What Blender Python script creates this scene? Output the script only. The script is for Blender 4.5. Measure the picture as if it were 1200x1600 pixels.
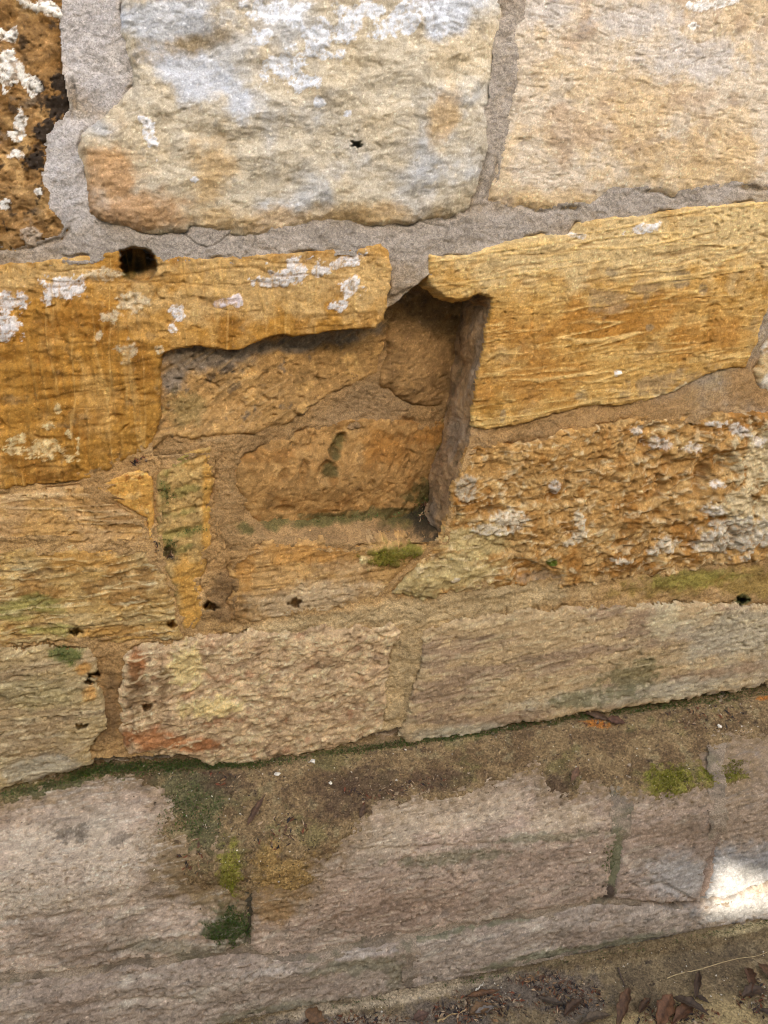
import bpy, math
import numpy as np
from mathutils import Vector, Matrix

# ------------------------------------------------------------------ camera, sky, sun, exposure
for o in list(bpy.data.objects):
    bpy.data.objects.remove(o)
scene = bpy.context.scene
COL = scene.collection
R = math.radians
YAW, PITCH, CAMD, CAMH, FPX = R(11), R(20), 1.15, 1.27, 1200.0
fw = np.array([math.sin(YAW) * math.cos(PITCH), math.cos(YAW) * math.cos(PITCH), -math.sin(PITCH)])
rt = np.array([math.cos(YAW), -math.sin(YAW), 0.0])
up = np.cross(rt, fw)
CAM = np.array([0.0, -CAMD, CAMH])
cd = bpy.data.cameras.new('camera')
cd.sensor_width = 36.0
cd.sensor_fit = 'AUTO'
cd.lens = 36.0 * FPX / 1600.0
cd.clip_start, cd.clip_end = 0.02, 2000.0
cam = bpy.data.objects.new('camera', cd)
COL.objects.link(cam)
M = Matrix(((rt[0], up[0], -fw[0], CAM[0]), (rt[1], up[1], -fw[1], CAM[1]), (rt[2], up[2], -fw[2], CAM[2]), (0, 0, 0, 1)))
cam.matrix_world = M
scene.camera = cam

SUN_EL, SUN_X = R(22), 0.15           # sun stands behind the camera, a little to the right
sdir = Vector((SUN_X, -1.0, 0.0)).normalized() * math.cos(SUN_EL) + Vector((0, 0, math.sin(SUN_EL)))
world = bpy.data.worlds.new('World')
scene.world = world
world.use_nodes = True
nt = world.node_tree
nt.nodes.clear()
sky = nt.nodes.new('ShaderNodeTexSky')
sky.sky_type = 'NISHITA'
sky.sun_disc = False
sky.sun_elevation = SUN_EL
sky.sun_rotation = math.atan2(sdir.x, sdir.y)
sky.air_density = 1.0
sky.dust_density = 4.5
sky.ozone_density = 0.8
bg = nt.nodes.new('ShaderNodeBackground')
bg.inputs[1].default_value = 0.12
wo = nt.nodes.new('ShaderNodeOutputWorld')
nt.links.new(sky.outputs[0], bg.inputs[0])
nt.links.new(bg.outputs[0], wo.inputs[0])
sl = bpy.data.lights.new('sun', 'SUN')
sl.energy = 2.0
sl.angle = R(0.53)
sl.color = (1.0, 0.975, 0.94)
sun = bpy.data.objects.new('sun', sl)
COL.objects.link(sun)
sun.rotation_euler = sdir.to_track_quat('Z', 'Y').to_euler()
sun.location = (2, -6, 5)
vs = scene.view_settings
vs.view_transform = 'Standard'
vs.look = 'None'
vs.exposure = 2.55
vs.gamma = 1.0
scene.cycles.filter_width = 0.95
scene.cycles.max_bounces = 6
scene.cycles.diffuse_bounces = 4
scene.cycles.use_denoising = True
scene.cycles.use_adaptive_sampling = False
scene.cycles.denoiser = 'OPENIMAGEDENOISE'
scene.cycles.denoising_input_passes = 'RGB_ALBEDO_NORMAL'
scene.cycles.denoising_prefilter = 'ACCURATE'

# ------------------------------------------------------------------ numpy noise
rng = np.random.default_rng(7)
GA = np.linspace(0, 2 * np.pi, 256, endpoint=False).astype(np.float32)
GX, GY = np.cos(GA), np.sin(GA)

def _hash(ix, iy, seed):
    h = (ix.astype(np.uint32) * np.uint32(374761393)) ^ (iy.astype(np.uint32) * np.uint32(668265263)) ^ np.uint32((seed * 2246822519) & 0xffffffff)
    h = (h ^ (h >> np.uint32(13))) * np.uint32(1274126177)
    h = h ^ (h >> np.uint32(16))
    return h

def perlin(x, y, seed=0):
    x = np.asarray(x, np.float32); y = np.asarray(y, np.float32)
    xf, yf = np.floor(x), np.floor(y)
    ix, iy = xf.astype(np.int32), yf.astype(np.int32)
    fx, fy = x - xf, y - yf
    sx = fx * fx * fx * (fx * (fx * 6 - 15) + 10)
    sy = fy * fy * fy * (fy * (fy * 6 - 15) + 10)
    def g(dx, dy):
        k = (_hash(ix + dx, iy + dy, seed) & np.uint32(255)).astype(np.int32)
        return GX[k] * (fx - dx) + GY[k] * (fy - dy)
    a = g(0, 0); b = g(1, 0); c = g(0, 1); d = g(1, 1)
    return ((a + sx * (b - a)) * (1 - sy) + (c + sx * (d - c)) * sy) * 1.5

def fbm(u, v, f, octv=3, seed=0, gain=0.5, ang=0.0, ratio=1.0, ridged=False):
    """about -1..1; ang in degrees (direction of stretch), ratio = how much longer the streaks are"""
    ca, sa = math.cos(R(ang)), math.sin(R(ang))
    x = (u * ca + v * sa) * (f / ratio)
    y = (-u * sa + v * ca) * f
    out = np.zeros(np.shape(u), np.float32); a = 1.0; tot = 0.0
    for i in range(octv):
        n = perlin(x + 17.3 * i, y - 9.1 * i, seed * 31 + i)
        if ridged:
            n = 1.0 - 2.0 * np.abs(n)
        out += a * n; tot += a
        a *= gain; x = x * 2.03; y = y * 2.03
    return out / tot * 1.25

def sstep(a, b, x):
    t = np.clip((x - a) / (b - a), 0, 1)
    return t * t * (3 - 2 * t)

def mix(a, b, t):
    return a + (b - a) * t

SAT = 0.95
def lin(c):
    c = np.array(c, np.float32) / 255.0
    g = c.mean()
    c = np.clip(g + (c - g) * SAT, 0, 1)
    return np.where(c <= 0.04045, c / 12.92, ((c + 0.055) / 1.055) ** 2.4)

def sdf(px, py, poly):
    """signed distance to a polygon, positive inside"""
    P = np.array(poly, np.float32)
    d2 = np.full(px.shape, 1e12, np.float32)
    ins = np.zeros(px.shape, bool)
    n = len(P)
    for i in range(n):
        ax, ay = P[i]; bx, by = P[(i + 1) % n]
        ex, ey = bx - ax, by - ay
        wx, wy = px - ax, py - ay
        t = np.clip((wx * ex + wy * ey) / (ex * ex + ey * ey + 1e-9), 0, 1)
        dx, dy = wx - ex * t, wy - ey * t
        d2 = np.minimum(d2, dx * dx + dy * dy)
        c = ((ay > py) != (by > py)) & (px < (bx - ax) * (py - ay) / (by - ay + 1e-12) + ax)
        ins ^= c
    d = np.sqrt(d2)
    return np.where(ins, d, -d)

def seg_dist(px, py, pts):
    d2 = np.full(px.shape, 1e12, np.float32)
    for (ax, ay), (bx, by) in zip(pts[:-1], pts[1:]):
        ex, ey = bx - ax, by - ay
        t = np.clip(((px - ax) * ex + (py - ay) * ey) / (ex * ex + ey * ey + 1e-9), 0, 1)
        d2 = np.minimum(d2, (px - ax - ex * t) ** 2 + (py - ay - ey * t) ** 2)
    return np.sqrt(d2)

def ell(px, py, cx, cy, rx, ry, rot=0.0):
    """1 at the centre, 0 on the ellipse, negative outside"""
    c, s = math.cos(R(rot)), math.sin(R(rot))
    x = (px - cx) * c + (py - cy) * s
    y = -(px - cx) * s + (py - cy) * c
    return 1.0 - np.sqrt((x / rx) ** 2 + (y / ry) ** 2)

# ------------------------------------------------------------------ survey grid: the wall's large form
# Every sight line of the survey meets the wall face, the sloping ledge, the plinth, its base course or the ground.
STEP = 1.75
def axis(lo, a, b, hi, step):
    left, right = [], []
    x, s = a, step
    while x > lo:
        s *= 1.12; x -= min(s, 9.0); left.append(x)
    x, s = b, step
    while x < hi:
        s *= 1.12; x += min(s, 9.0); right.append(x)
    return np.array(left[::-1] + list(np.arange(a, b + 1e-6, step)) + right, np.float32)
XS = axis(-640, -6, 1206, 1640, STEP)
YS = axis(-330, -6, 1606, 1880, STEP)
PX, PY = np.meshgrid(XS, YS)
NY, NX = PX.shape

def rays(px, py):
    v = fw[None, None] * FPX + rt[None, None] * (px - 600)[..., None] + up[None, None] * (800 - py)[..., None]
    return v / np.linalg.norm(v, axis=-1, keepdims=True)

def tplane(V, n, d):
    n = np.array(n, float)
    den = V @ n
    t = (d - CAM @ n) / den
    return np.where(t > 0, t, 50.0)

def plane3(a, b, c):
    a, b, c = map(np.array, (a, b, c))
    n = np.cross(b - a, c - a); n = n / np.linalg.norm(n)
    return n, float(n @ a)

def smin(a, b, k):
    h = np.clip(0.5 + 0.5 * (b - a) / k, 0, 1)
    return b + (a - b) * h - k * h * (1 - h)
def smax(a, b, k):
    return -smin(-a, -b, k)

LEDGE = plane3((-.4, 0, .392), (1.0, 0, .392), (.3, -.15, .308))
FACE = plane3((-.4, -.125, .32), (.95, -.165, .32), (.2, -.185, 0))
TOE_TOP = plane3((-.4, -.15, .118), (1.0, -.18, .092), (.3, -.30, .060))
TOE_FACE = plane3((-.4, -.170, .10), (.95, -.196, .10), (.25, -.200, 0))

HOLES = [(330, 948, 11, 5, 5), (270, 976, 8, 5, -15), (461, 942, 10, 5.5, -12), (118, 988, 8, 5, 5), (146, 1053, 10, 5.5, 5),
         (139, 1064, 7, 3.5, 10), (230, 1101, 10, 4.5, -5), (128, 1131, 9, 4.5, 0), (556, 227, 8, 5, 15), (436, 1407, 10, 6, -20),
         (1160, 938, 9, 6, 0)]
def holes_depth(px, py):
    D = np.zeros(px.shape, np.float32)
    qx, qy = px, py
    px = px + 5 * perlin(px / 9.0, py / 6.0, 401) + 3 * perlin(px / 4.0, py / 4.0, 402)
    py = py + 3 * perlin(px / 9.0, py / 9.0, 403) + 2 * perlin(px / 4.0, py / 4.0, 404)
    for (cx, cy, rx, ry, rot) in HOLES:
        D = np.maximum(D, 0.034 * sstep(-0.15, 0.3, ell(px, py, cx, cy, rx, ry, rot)))
    drill = sdf(.55 * qx + .45 * px, .55 * qy + .45 * py, [(187, 392), (205, 386), (226, 388), (240, 396), (246, 412), (243, 430), (230, 440), (214, 442), (197, 434), (188, 420)])
    D = np.maximum(D, (0.085 - 0.052 * sstep(405, 440, qy + .25 * (qx - 216))) * sstep(-1, 3, drill))
    return D

def niche_depth(px, py):
    D = 0.014 + 0.058 * sstep(255, 640, px) + .046 * sstep(540, 730, px)
    D = D * (1 - sstep(798, 852, py - (px - 520) * -0.02))
    low = sstep(640, 700, py)
    D = D * (1 - low * (1 - sstep(338, 425, px)))
    return D

def union_t(V, wall_y):
    tw = (wall_y - CAM[1]) / V[..., 1]
    tp = smax(tplane(V, *LEDGE), tplane(V, *FACE), 0.035)
    tt = smax(tplane(V, *TOE_TOP), tplane(V, *TOE_FACE), 0.012)
    tg = np.where(V[..., 2] < -1e-3, (0.0 - CAM[2]) / np.minimum(V[..., 2], -1e-3), 60.0)
    t = smin(tp, tt, 0.02)
    t = smin(t, tg, 0.02)
    return smin(tw, t, 0.012)

V = rays(PX, PY)
PF = CAM + V * union_t(V, holes_depth(PX, PY))[..., None]
PL = CAM + V * union_t(V, np.full(PX.shape, .040))[..., None]     # ledge running on into the slot under the wall
PN = CAM + V * union_t(V, niche_depth(PX, PY))[..., None]
PS = CAM + V * union_t(V, np.zeros(PX.shape))[..., None]      # smooth, for normals

def grid_normals(P):
    du = np.gradient(P, axis=1); dv = np.gradient(P, axis=0)
    n = np.cross(dv, du)
    n /= np.linalg.norm(n, axis=-1, keepdims=True) + 1e-12
    flip = (n * V).sum(-1) > 0
    n[flip] *= -1
    return n
NF = grid_normals(PS)
NN = grid_normals(PN)
U = PS[..., 0].astype(np.float32)
W = (PS[..., 2] + PS[..., 1]).astype(np.float32)
TOP = PS.copy(); TOPN = NF.copy()
STONE_S = np.full(PX.shape, -1e3, np.float32)

# ------------------------------------------------------------------ materials
def mat_new(name, rough=0.92, spec=0.25):
    m = bpy.data.materials.new(name)
    m.use_nodes = True
    n = m.node_tree
    b = n.nodes['Principled BSDF']
    b.inputs['Roughness'].default_value = rough
    b.inputs['Specular IOR Level'].default_value = spec
    return m, n, b

def node(n, t, **kw):
    x = n.nodes.new(t)
    for k, v in kw.items():
        setattr(x, k, v)
    return x

def surface_mat(name, rough, spec, grain, lo, hi, bump_scale, bump_dist, speck=None):
    """vertex colour (the thing's own colour) times fine grain, with fine relief"""
    m, n, b = mat_new(name, rough, spec)
    at = node(n, 'ShaderNodeAttribute', attribute_name='col')
    tc = node(n, 'ShaderNodeTexCoord')
    no = node(n, 'ShaderNodeTexNoise'); no.inputs['Scale'].default_value = grain
    no.inputs['Detail'].default_value = 3.0; no.inputs['Roughness'].default_value = 0.65
    n.links.new(tc.outputs['Object'], no.inputs['Vector'])
    mr = node(n, 'ShaderNodeMapRange'); mr.inputs[1].default_value = 0.3; mr.inputs[2].default_value = 0.7
    mr.inputs[3].default_value = lo; mr.inputs[4].default_value = hi
    n.links.new(no.outputs['Fac'], mr.inputs[0])
    mul = node(n, 'ShaderNodeVectorMath', operation='SCALE')
    n.links.new(at.outputs['Color'], mul.inputs[0]); n.links.new(mr.outputs[0], mul.inputs['Scale'])
    src = mul.outputs[0]
    if speck:
        vo = node(n, 'ShaderNodeTexVoronoi'); vo.inputs['Scale'].default_value = speck[0]
        n.links.new(tc.outputs['Object'], vo.inputs['Vector'])
        cr = node(n, 'ShaderNodeSeparateColor'); n.links.new(vo.outputs['Color'], cr.inputs[0])
        gt = node(n, 'ShaderNodeMapRange'); gt.inputs[1].default_value = 0.0; gt.inputs[2].default_value = 1.0
        gt.inputs[3].default_value = speck[1]; gt.inputs[4].default_value = speck[2]
        n.links.new(cr.outputs[0], gt.inputs[0])
        m2 = node(n, 'ShaderNodeVectorMath', operation='SCALE')
        n.links.new(src, m2.inputs[0]); n.links.new(gt.outputs[0], m2.inputs['Scale'])
        src = m2.outputs[0]
    n.links.new(src, b.inputs['Base Color'])
    nb = node(n, 'ShaderNodeTexNoise'); nb.inputs['Scale'].default_value = bump_scale; nb.inputs['Detail'].default_value = 4.0
    n.links.new(tc.outputs['Object'], nb.inputs['Vector'])
    bp = node(n, 'ShaderNodeBump'); bp.inputs['Strength'].default_value = 0.8; bp.inputs['Distance'].default_value = bump_dist
    n.links.new(nb.outputs['Fac'], bp.inputs['Height'])
    n.links.new(bp.outputs[0], b.inputs['Normal'])
    return m

M_STONE = surface_mat('sandstone', 0.93, 0.2, 420, 0.78, 1.22, 600, 0.0012)
M_MORTAR = surface_mat('lime_mortar', 0.95, 0.2, 520, 0.85, 1.15, 600, 0.0012, (560, 0.76, 1.28))
M_SOIL = surface_mat('dry_soil', 0.97, 0.15, 330, 0.65, 1.35, 430, 0.0022, (300, 0.7, 1.3))

def vcol_mat(name, rough, spec):
    m, n, b = mat_new(name, rough, spec)
    at = node(n, 'ShaderNodeAttribute', attribute_name='col')
    tc = node(n, 'ShaderNodeTexCoord')
    no = node(n, 'ShaderNodeTexNoise'); no.inputs['Scale'].default_value = 180; no.inputs['Detail'].default_value = 4
    n.links.new(tc.outputs['Object'], no.inputs['Vector'])
    mr = node(n, 'ShaderNodeMapRange'); mr.inputs[1].default_value = 0.3; mr.inputs[2].default_value = 0.7
    mr.inputs[3].default_value = 0.6; mr.inputs[4].default_value = 1.35
    n.links.new(no.outputs['Fac'], mr.inputs[0])
    mul = node(n, 'ShaderNodeVectorMath', operation='SCALE')
    n.links.new(at.outputs['Color'], mul.inputs[0]); n.links.new(mr.outputs[0], mul.inputs['Scale'])
    n.links.new(mul.outputs[0], b.inputs['Base Color'])
    return m
M_LEAF = vcol_mat('dry_leaf', 0.7, 0.3)
M_CHIP = vcol_mat('pale_chips', 0.9, 0.2)
M_MOSS = vcol_mat('moss', 0.95, 0.1)

# ------------------------------------------------------------------ mesh helpers
def mesh_obj(name, verts, faces, mat, col=None, parent=None, smooth=True):
    """verts (n,3), faces (m,k) arrays"""
    verts = np.ascontiguousarray(verts, np.float32); faces = np.ascontiguousarray(faces, np.int32)
    me = bpy.data.meshes.new(name)
    nv, (nf, k) = len(verts), faces.shape
    me.vertices.add(nv); me.vertices.foreach_set('co', verts.ravel())
    me.loops.add(nf * k); me.loops.foreach_set('vertex_index', faces.ravel())
    me.polygons.add(nf)
    me.polygons.foreach_set('loop_start', np.arange(0, nf * k, k, dtype=np.int32))
    me.polygons.foreach_set('loop_total', np.full(nf, k, np.int32))
    me.polygons.foreach_set('use_smooth', np.full(nf, smooth, bool))
    me.update(calc_edges=True)
    if col is not None:
        a = me.color_attributes.new('col', 'FLOAT_COLOR', 'POINT')
        c4 = np.ones((nv, 4), np.float32); c4[:, :3] = np.clip(col, 0.003, 0.95)
        a.data.foreach_set('color', c4.ravel())
    me.materials.append(mat)
    o = bpy.data.objects.new(name, me)
    COL.objects.link(o)
    if parent is not None:
        o.parent = parent
    return o

def empty(name, loc=(0, 0, 0), parent=None):
    o = bpy.data.objects.new(name, None)
    o.empty_display_size = 0.1
    COL.objects.link(o)
    o.location = loc
    if parent is not None:
        o.parent = parent
    return o

def tag(o, label=None, cat=None, group=None, kind=None):
    if label: o['label'] = label
    if cat: o['category'] = cat
    if group: o['group'] = group
    if kind: o['kind'] = kind
    return o

def from_mask(name, keep, pos, col, mat, parent, sl):
    """quads of the survey grid whose four corners are kept"""
    q = keep[:-1, :-1] & keep[1:, :-1] & keep[:-1, 1:] & keep[1:, 1:]
    used = np.zeros(keep.shape, bool)
    used[:-1, :-1] |= q; used[1:, :-1] |= q; used[:-1, 1:] |= q; used[1:, 1:] |= q
    idx = np.full(keep.shape, -1, np.int32)
    idx[used] = np.arange(used.sum())
    f = np.stack([idx[1:, :-1][q], idx[1:, 1:][q], idx[:-1, 1:][q], idx[:-1, :-1][q]], -1)
    return mesh_obj(name, pos[used], f, mat, col[used], parent)

def apply_relief(u, v, layers, seed):
    h = np.zeros(u.shape, np.float32)
    u, v = u + .010 * fbm(u, v, 13, 3, seed + 41), v + .007 * fbm(u, v, 13, 3, seed + 42)
    for i, L in enumerate(layers):
        h += L['a'] * fbm(u, v, L['f'], L.get('o', 3), seed * 7 + i, L.get('g', 0.55), L.get('ang', 0), L.get('r', 1), L.get('ridged', False))
    return h

def streaks(u, v, f, ang, r, seed, sharp=.82):
    """thin broken lines, 0..1"""
    n = 1 - np.abs(fbm(u, v, f, 2, seed, .5, ang, r)) * 1.6
    gate = sstep(-.2, .15, fbm(u, v, f * .45, 3, seed + 5, .6, ang, max(r * .5, 1)))
    return sstep(sharp, 1.0, n) * gate

def flakes(u, v, f, K, ang, r, seed):
    """terraced spalls: height in steps and a tone for every step"""
    q = fbm(u, v, f, 5, seed, .58, ang, r) * K + 50.0
    fl = np.floor(q); fr = q - fl
    tone = np.sin(fl * 12.9898 + seed) * 43758.5453
    tone = tone - np.floor(tone)
    tone2 = np.sin((fl + 1) * 12.9898 + seed) * 43758.5453
    tone2 = tone2 - np.floor(tone2)
    k = sstep(.8, 1, fr)
    return (fl - 50 + k) / K, mix(tone, tone2, k) - .5

def apply_tints(u, v, base, tints, seed):
    c = np.broadcast_to(lin(base), u.shape + (3,)).astype(np.float32).copy()
    u, v = u + .012 * fbm(u, v, 12, 3, seed + 43), v + .008 * fbm(u, v, 12, 3, seed + 44)
    for i, T in enumerate(tints):
        n = fbm(u, v, T['f'], T.get('o', 4), seed * 13 + 101 + i, 0.6, T.get('ang', 0), T.get('r', 1))
        m = sstep(T['t'] - T.get('w', 0.16), T['t'] + T.get('w', 0.16), n) * T.get('k', 1.0)
        c = mix(c, lin(T['c']), m[..., None])
    return c

def apply_paint(px, py, u, v, c, h, paints, seed):
    """stains and crusts: colour, ellipses, how ragged, how strong, how proud"""
    for i, P in enumerate(paints):
        m0 = np.full(px.shape, -9.0, np.float32)
        for e in P['e']:
            m0 = np.maximum(m0, ell(px, py, *e))
        n = fbm(u, v, P.get('f', 55), 5, seed * 17 + 300 + i, 0.62, P.get('ang', 0), P.get('r', 1))
        w = P.get('w', 0.12)
        m = sstep(P.get('t', 0.1) - w, P.get('t', 0.1) + w, m0 + n * P.get('n', 0.6)) * P.get('k', 1.0)
        m = m * (m0 > -1.2)
        if w <= .1:      # thin crusts break up into flakes
            m = m * (.35 + .65 * sstep(-.28, -.05, fbm(u, v, 130, 4, seed * 19 + i, .65)))
        c = mix(c, lin(P['c']), m[..., None])
        if 'up' in P:
            h = h + P['up'] * m
    return c, h

GAIN = 0.9
def piece(name, poly, base, relief, tints=(), paints=(), mat=None, parent=None, seed=1, niche=False, edge=12, drop=0.012, lvl=0.0,
          skirt=0.004, pad=9, warp=5.0, wfreq=22, extra=None, is_stone=True, contrast=0.3, colfn=None, bare=None, fk=(), st=(), low=False, pk=1.0):
    P = np.array(poly)
    x0, y0 = P.min(0) - 24; x1, y1 = P.max(0) + 24
    i0, i1 = np.searchsorted(XS, [x0, x1]); j0, j1 = np.searchsorted(YS, [y0, y1])
    sl = (slice(j0, j1), slice(i0, i1))
    px, py, u, v = PX[sl], PY[sl], U[sl], W[sl]
    wx = px + warp * (fbm(u, v, wfreq, 3, seed + 500, 0.6) + .8 * fbm(u, v, 75, 4, seed + 510, .7))
    wy = py + warp * (fbm(u, v, wfreq, 3, seed + 600, 0.6) + .8 * fbm(u, v, 75, 4, seed + 610, .7))
    s = sdf(wx, wy, poly)
    h = apply_relief(u, v, relief, seed) + lvl
    c = apply_tints(u, v, base, tints, seed)
    c, h = apply_paint(px, py, u, v, c, h, paints, seed)
    if extra is not None:
        dh = extra(px, py, u, v)
        h = h + dh
    if colfn is not None:
        c = colfn(px, py, u, v, c, h)
    ud, vd = u + .008 * fbm(u, v, 15, 3, seed + 71), v + .006 * fbm(u, v, 15, 3, seed + 72)
    for i, (a_, f_, K_, ang_, r_, cv_) in enumerate(fk):
        hh, tn = flakes(ud, vd, f_, K_, ang_, r_, seed * 3 + 800 + i)
        gate = .2 + .8 * sstep(-.25, .3, fbm(u, v, 8, 3, seed + 850 + i, .6))
        h = h + .75 * a_ * hh * gate
        c = c * (1 + cv_ * tn)[..., None]
    for i, (a_, f_, ang_, r_, colr_, k_) in enumerate(st):
        sk = streaks(mix(u, ud, .25) if r_ >= 9 else ud, mix(v, vd, .25) if r_ >= 9 else vd, f_, ang_, r_, seed * 3 + 840 + i)
        h = h + a_ * sk
        c = mix(c, lin(colr_), (sk * k_)[..., None])
    # sparse pits and pale grains, thicker in some places than in others
    where = .5 + .5 * sstep(-.3, .4, fbm(u, v, 7, 2, seed + 930))
    pit = sstep(.50, .62, perlin(ud * 150, vd * 190, seed + 931) + .25 * (where - .75)) 
    pit2 = sstep(.52, .62, perlin(ud * 62, vd * 90, seed + 933) + .2 * (where - .8)) * where
    spk = sstep(.52, .62, perlin(u * 240, v * 260, seed + 932))
    h = h - pk * (.0022 * pit + .0035 * pit2)
    c = c * (1 - .22 * pk * pit)[..., None]
    c = mix(c, np.minimum(c * 1.7 + .03, .8), (.6 * spk)[..., None])
    g = fbm(u, v, 60, 5, seed + 900, 0.75)
    c = c * (1.0 + contrast * 1.6 * g)[..., None]
    e = np.clip(s / edge, 0, 1)
    h = h - drop * (1 - np.sqrt(np.clip(1 - (1 - e) ** 2, 0, 1)))
    h = np.where(s < 0, h + s * skirt, h)
    PB, NB = (PN, NN) if niche else ((PL, NF) if low else (PF, NF))
    pos = PB[sl] + NB[sl] * h[..., None]
    keep = s > -pad
    if bare is not None:
        keep &= (s > -1.5) | (seg_dist(px, py, bare) > 22)
    o = from_mask(name, keep, pos, c * GAIN, mat or M_STONE, parent, sl)
    up_ = s > 1
    TOP[sl][up_] = pos[up_]
    if is_stone:
        STONE_S[sl] = np.maximum(STONE_S[sl], s)
    return o

# ------------------------------------------------------------------ ground first (structure), then the wall
wall = empty('stone_wall', (0.2, 0, 0))
tag(wall, 'old ochre sandstone wall with wide mortar joints and a cut recess', 'wall', kind='thing')
def under(o, p):
    """keep world placement under an empty that stands off the origin"""
    o.parent = p
    loc = Vector(p.location)
    q = p.parent
    while q is not None:
        loc += Vector(q.location); q = q.parent
    o.location = -loc
    return o
plinth = empty('plinth', (0, 0, 0)); plinth.parent = wall
tag(plinth, 'projecting grey sandstone plinth with a sloping ledge')

def wpiece(*a, **k):
    o = piece(*a, **k); return under(o, wall)
def ppiece(*a, **k):
    o = piece(*a, low=True, **k); return under(o, plinth)

FINE = [dict(a=0.0011, f=110, o=3, g=0.7)]
CHEEK = [(768, 468), (767, 484), (757, 540), (747, 590), (738, 650), (733, 690), (721, 728), (707, 765), (701, 800), (691, 842)]
def lay(*a):
    return list(a) + FINE

WHITE = (228, 226, 222)
# ---- top course
wpiece('stone', [(-640, -330), (106, -330), (107, 0), (104, 60), (106, 100), (113, 128), (119, 152), (120, 170), (97, 195), (81, 217), (74, 247), (77, 287),
       (86, 320), (105, 340), (114, 355), (101, 374), (60, 388), (25, 396), (0, 394), (-640, 408)], (142, 108, 64),
       lay(dict(a=.008, f=9), dict(a=.005, f=35), dict(a=.002, f=120)),
       [dict(c=(124, 90, 46), f=14, t=0.1), dict(c=(186, 150, 96), f=18, t=0.25, k=.8), dict(c=(120, 108, 92), f=22, t=.45, k=.7), dict(c=(56, 44, 32), f=50, t=.35, w=.12, k=.85)],
       [dict(c=(52, 42, 32), e=[(95, 165, 32, 34, -40), (70, 205, 20, 28, 30), (55, 130, 26, 14, 30), (55, 250, 22, 18, 0), (95, 130, 20, 20, 0)], n=.9, f=70, t=.25),
        dict(c=(226, 222, 212), e=[(15, 110, 26, 40, -40), (45, 130, 26, 16, 30), (28, 200, 16, 26, 10), (8, 55, 26, 14, 0), (70, 12, 46, 14, 20), (5, 320, 12, 10, 0), (25, 240, 14, 12, 40), (60, 300, 8, 6, 0)], n=1.0, f=60, t=.22, w=.06, up=.001),
        dict(c=(178, 160, 138), e=[(48, 372, 16, 22, 0)], n=.5, t=.1, w=.05, up=.003)], fk=[(.012, 16, 5, 20, 1.5, .35)], st=[(-.002, 30, 60, 1.5, (70, 54, 38), .4)], seed=11, edge=26, drop=.018)
def hollows(px, py, u, v):
    x = px + 26 * fbm(u, v, 16, 3, 43); y = py + 18 * fbm(u, v, 16, 3, 44)
    return -.006 * sstep(-.2, .9, ell(x, y, 385, 212, 120, 26, -8)) + .010 * sstep(-.3, .9, ell(x, y, 370, 180, 80, 36, 5)) - .006 * sstep(-.2, .9, ell(x, y, 290, 80, 120, 34, -12)) + .006 * fbm(u, v, 11, 2, 45, .5, 20, 1.5, True)
wpiece('stone', [(184, -330), (188, 0), (187, 50), (200, 88), (207, 105), (207, 130), (195, 146), (160, 182), (126, 205), (122, 240), (128, 270), (133, 300),
       (141, 331), (165, 347), (200, 357), (250, 368), (288, 364), (306, 354), (330, 362), (380, 370), (450, 363), (500, 354), (560, 353), (620, 351), (680, 346),
       (716, 339), (733, 325), (750, 292), (762, 232), (769, 180), (775, 130), (784, 62), (790, 0), (793, -330)], (196, 184, 160),
       lay(dict(a=.010, f=4.5), dict(a=.005, f=14, ang=-8, r=1.6), dict(a=.0022, f=70, ang=5, r=2)),
       [dict(c=(206, 186, 150), f=9, t=0.2, w=.3, k=.6), dict(c=(178, 182, 186), f=7, t=.2, w=.25, k=.7), dict(c=(160, 150, 132), f=35, t=.4, k=.5), dict(c=(212, 198, 170), f=50, t=.4, k=.5)],
       [dict(c=(176, 130, 76), e=[(165, 280, 60, 80, 10), (220, 330, 110, 36, 5)], n=.7, f=22, t=.2, w=.4, k=.75),
        dict(c=(196, 158, 96), e=[(430, 345, 150, 26, 0), (560, 335, 120, 22, 0), (690, 180, 26, 60, 10), (330, 260, 40, 60, 0)], n=.7, f=25, t=.2, w=.4, k=.6),
        dict(c=(140, 122, 92), e=[(290, 70, 90, 22, -10), (250, 95, 60, 14, 0)], n=.8, f=30, t=.25, w=.3, k=.7),
        dict(c=(186, 194, 206), e=[(300, 120, 110, 40, 25), (260, 30, 90, 40, 0), (700, 25, 60, 40, 0)], n=.9, f=20, t=.15, w=.4, k=.75),
        dict(c=(224, 230, 240), e=[(430, 22, 66, 26, 0), (445, 110, 40, 34, 20), (520, 55, 70, 34, -20), (640, 30, 80, 34, -8), (570, 20, 80, 18, 0), (498, 162, 14, 8, 30), (540, 180, 7, 7, 0), (410, 60, 22, 22, 0), (680, 45, 40, 16, 0), (480, 130, 24, 20, 0)],
             n=1.1, f=42, t=.3, w=.1, k=.85, up=.0007),
        dict(c=(226, 226, 228), e=[(238, 215, 10, 30, -20), (228, 190, 14, 8, 20), (305, 282, 8, 6, 0)], n=.9, f=80, t=.15, w=.07, up=.001)],
       fk=[(.006, 7, 5, 8, 1.6, .16), (.0015, 45, 4, 5, 2, .16)], st=[], pk=0.4, contrast=.22, seed=12, edge=46, drop=.020, lvl=.006,
       extra=hollows)
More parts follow.
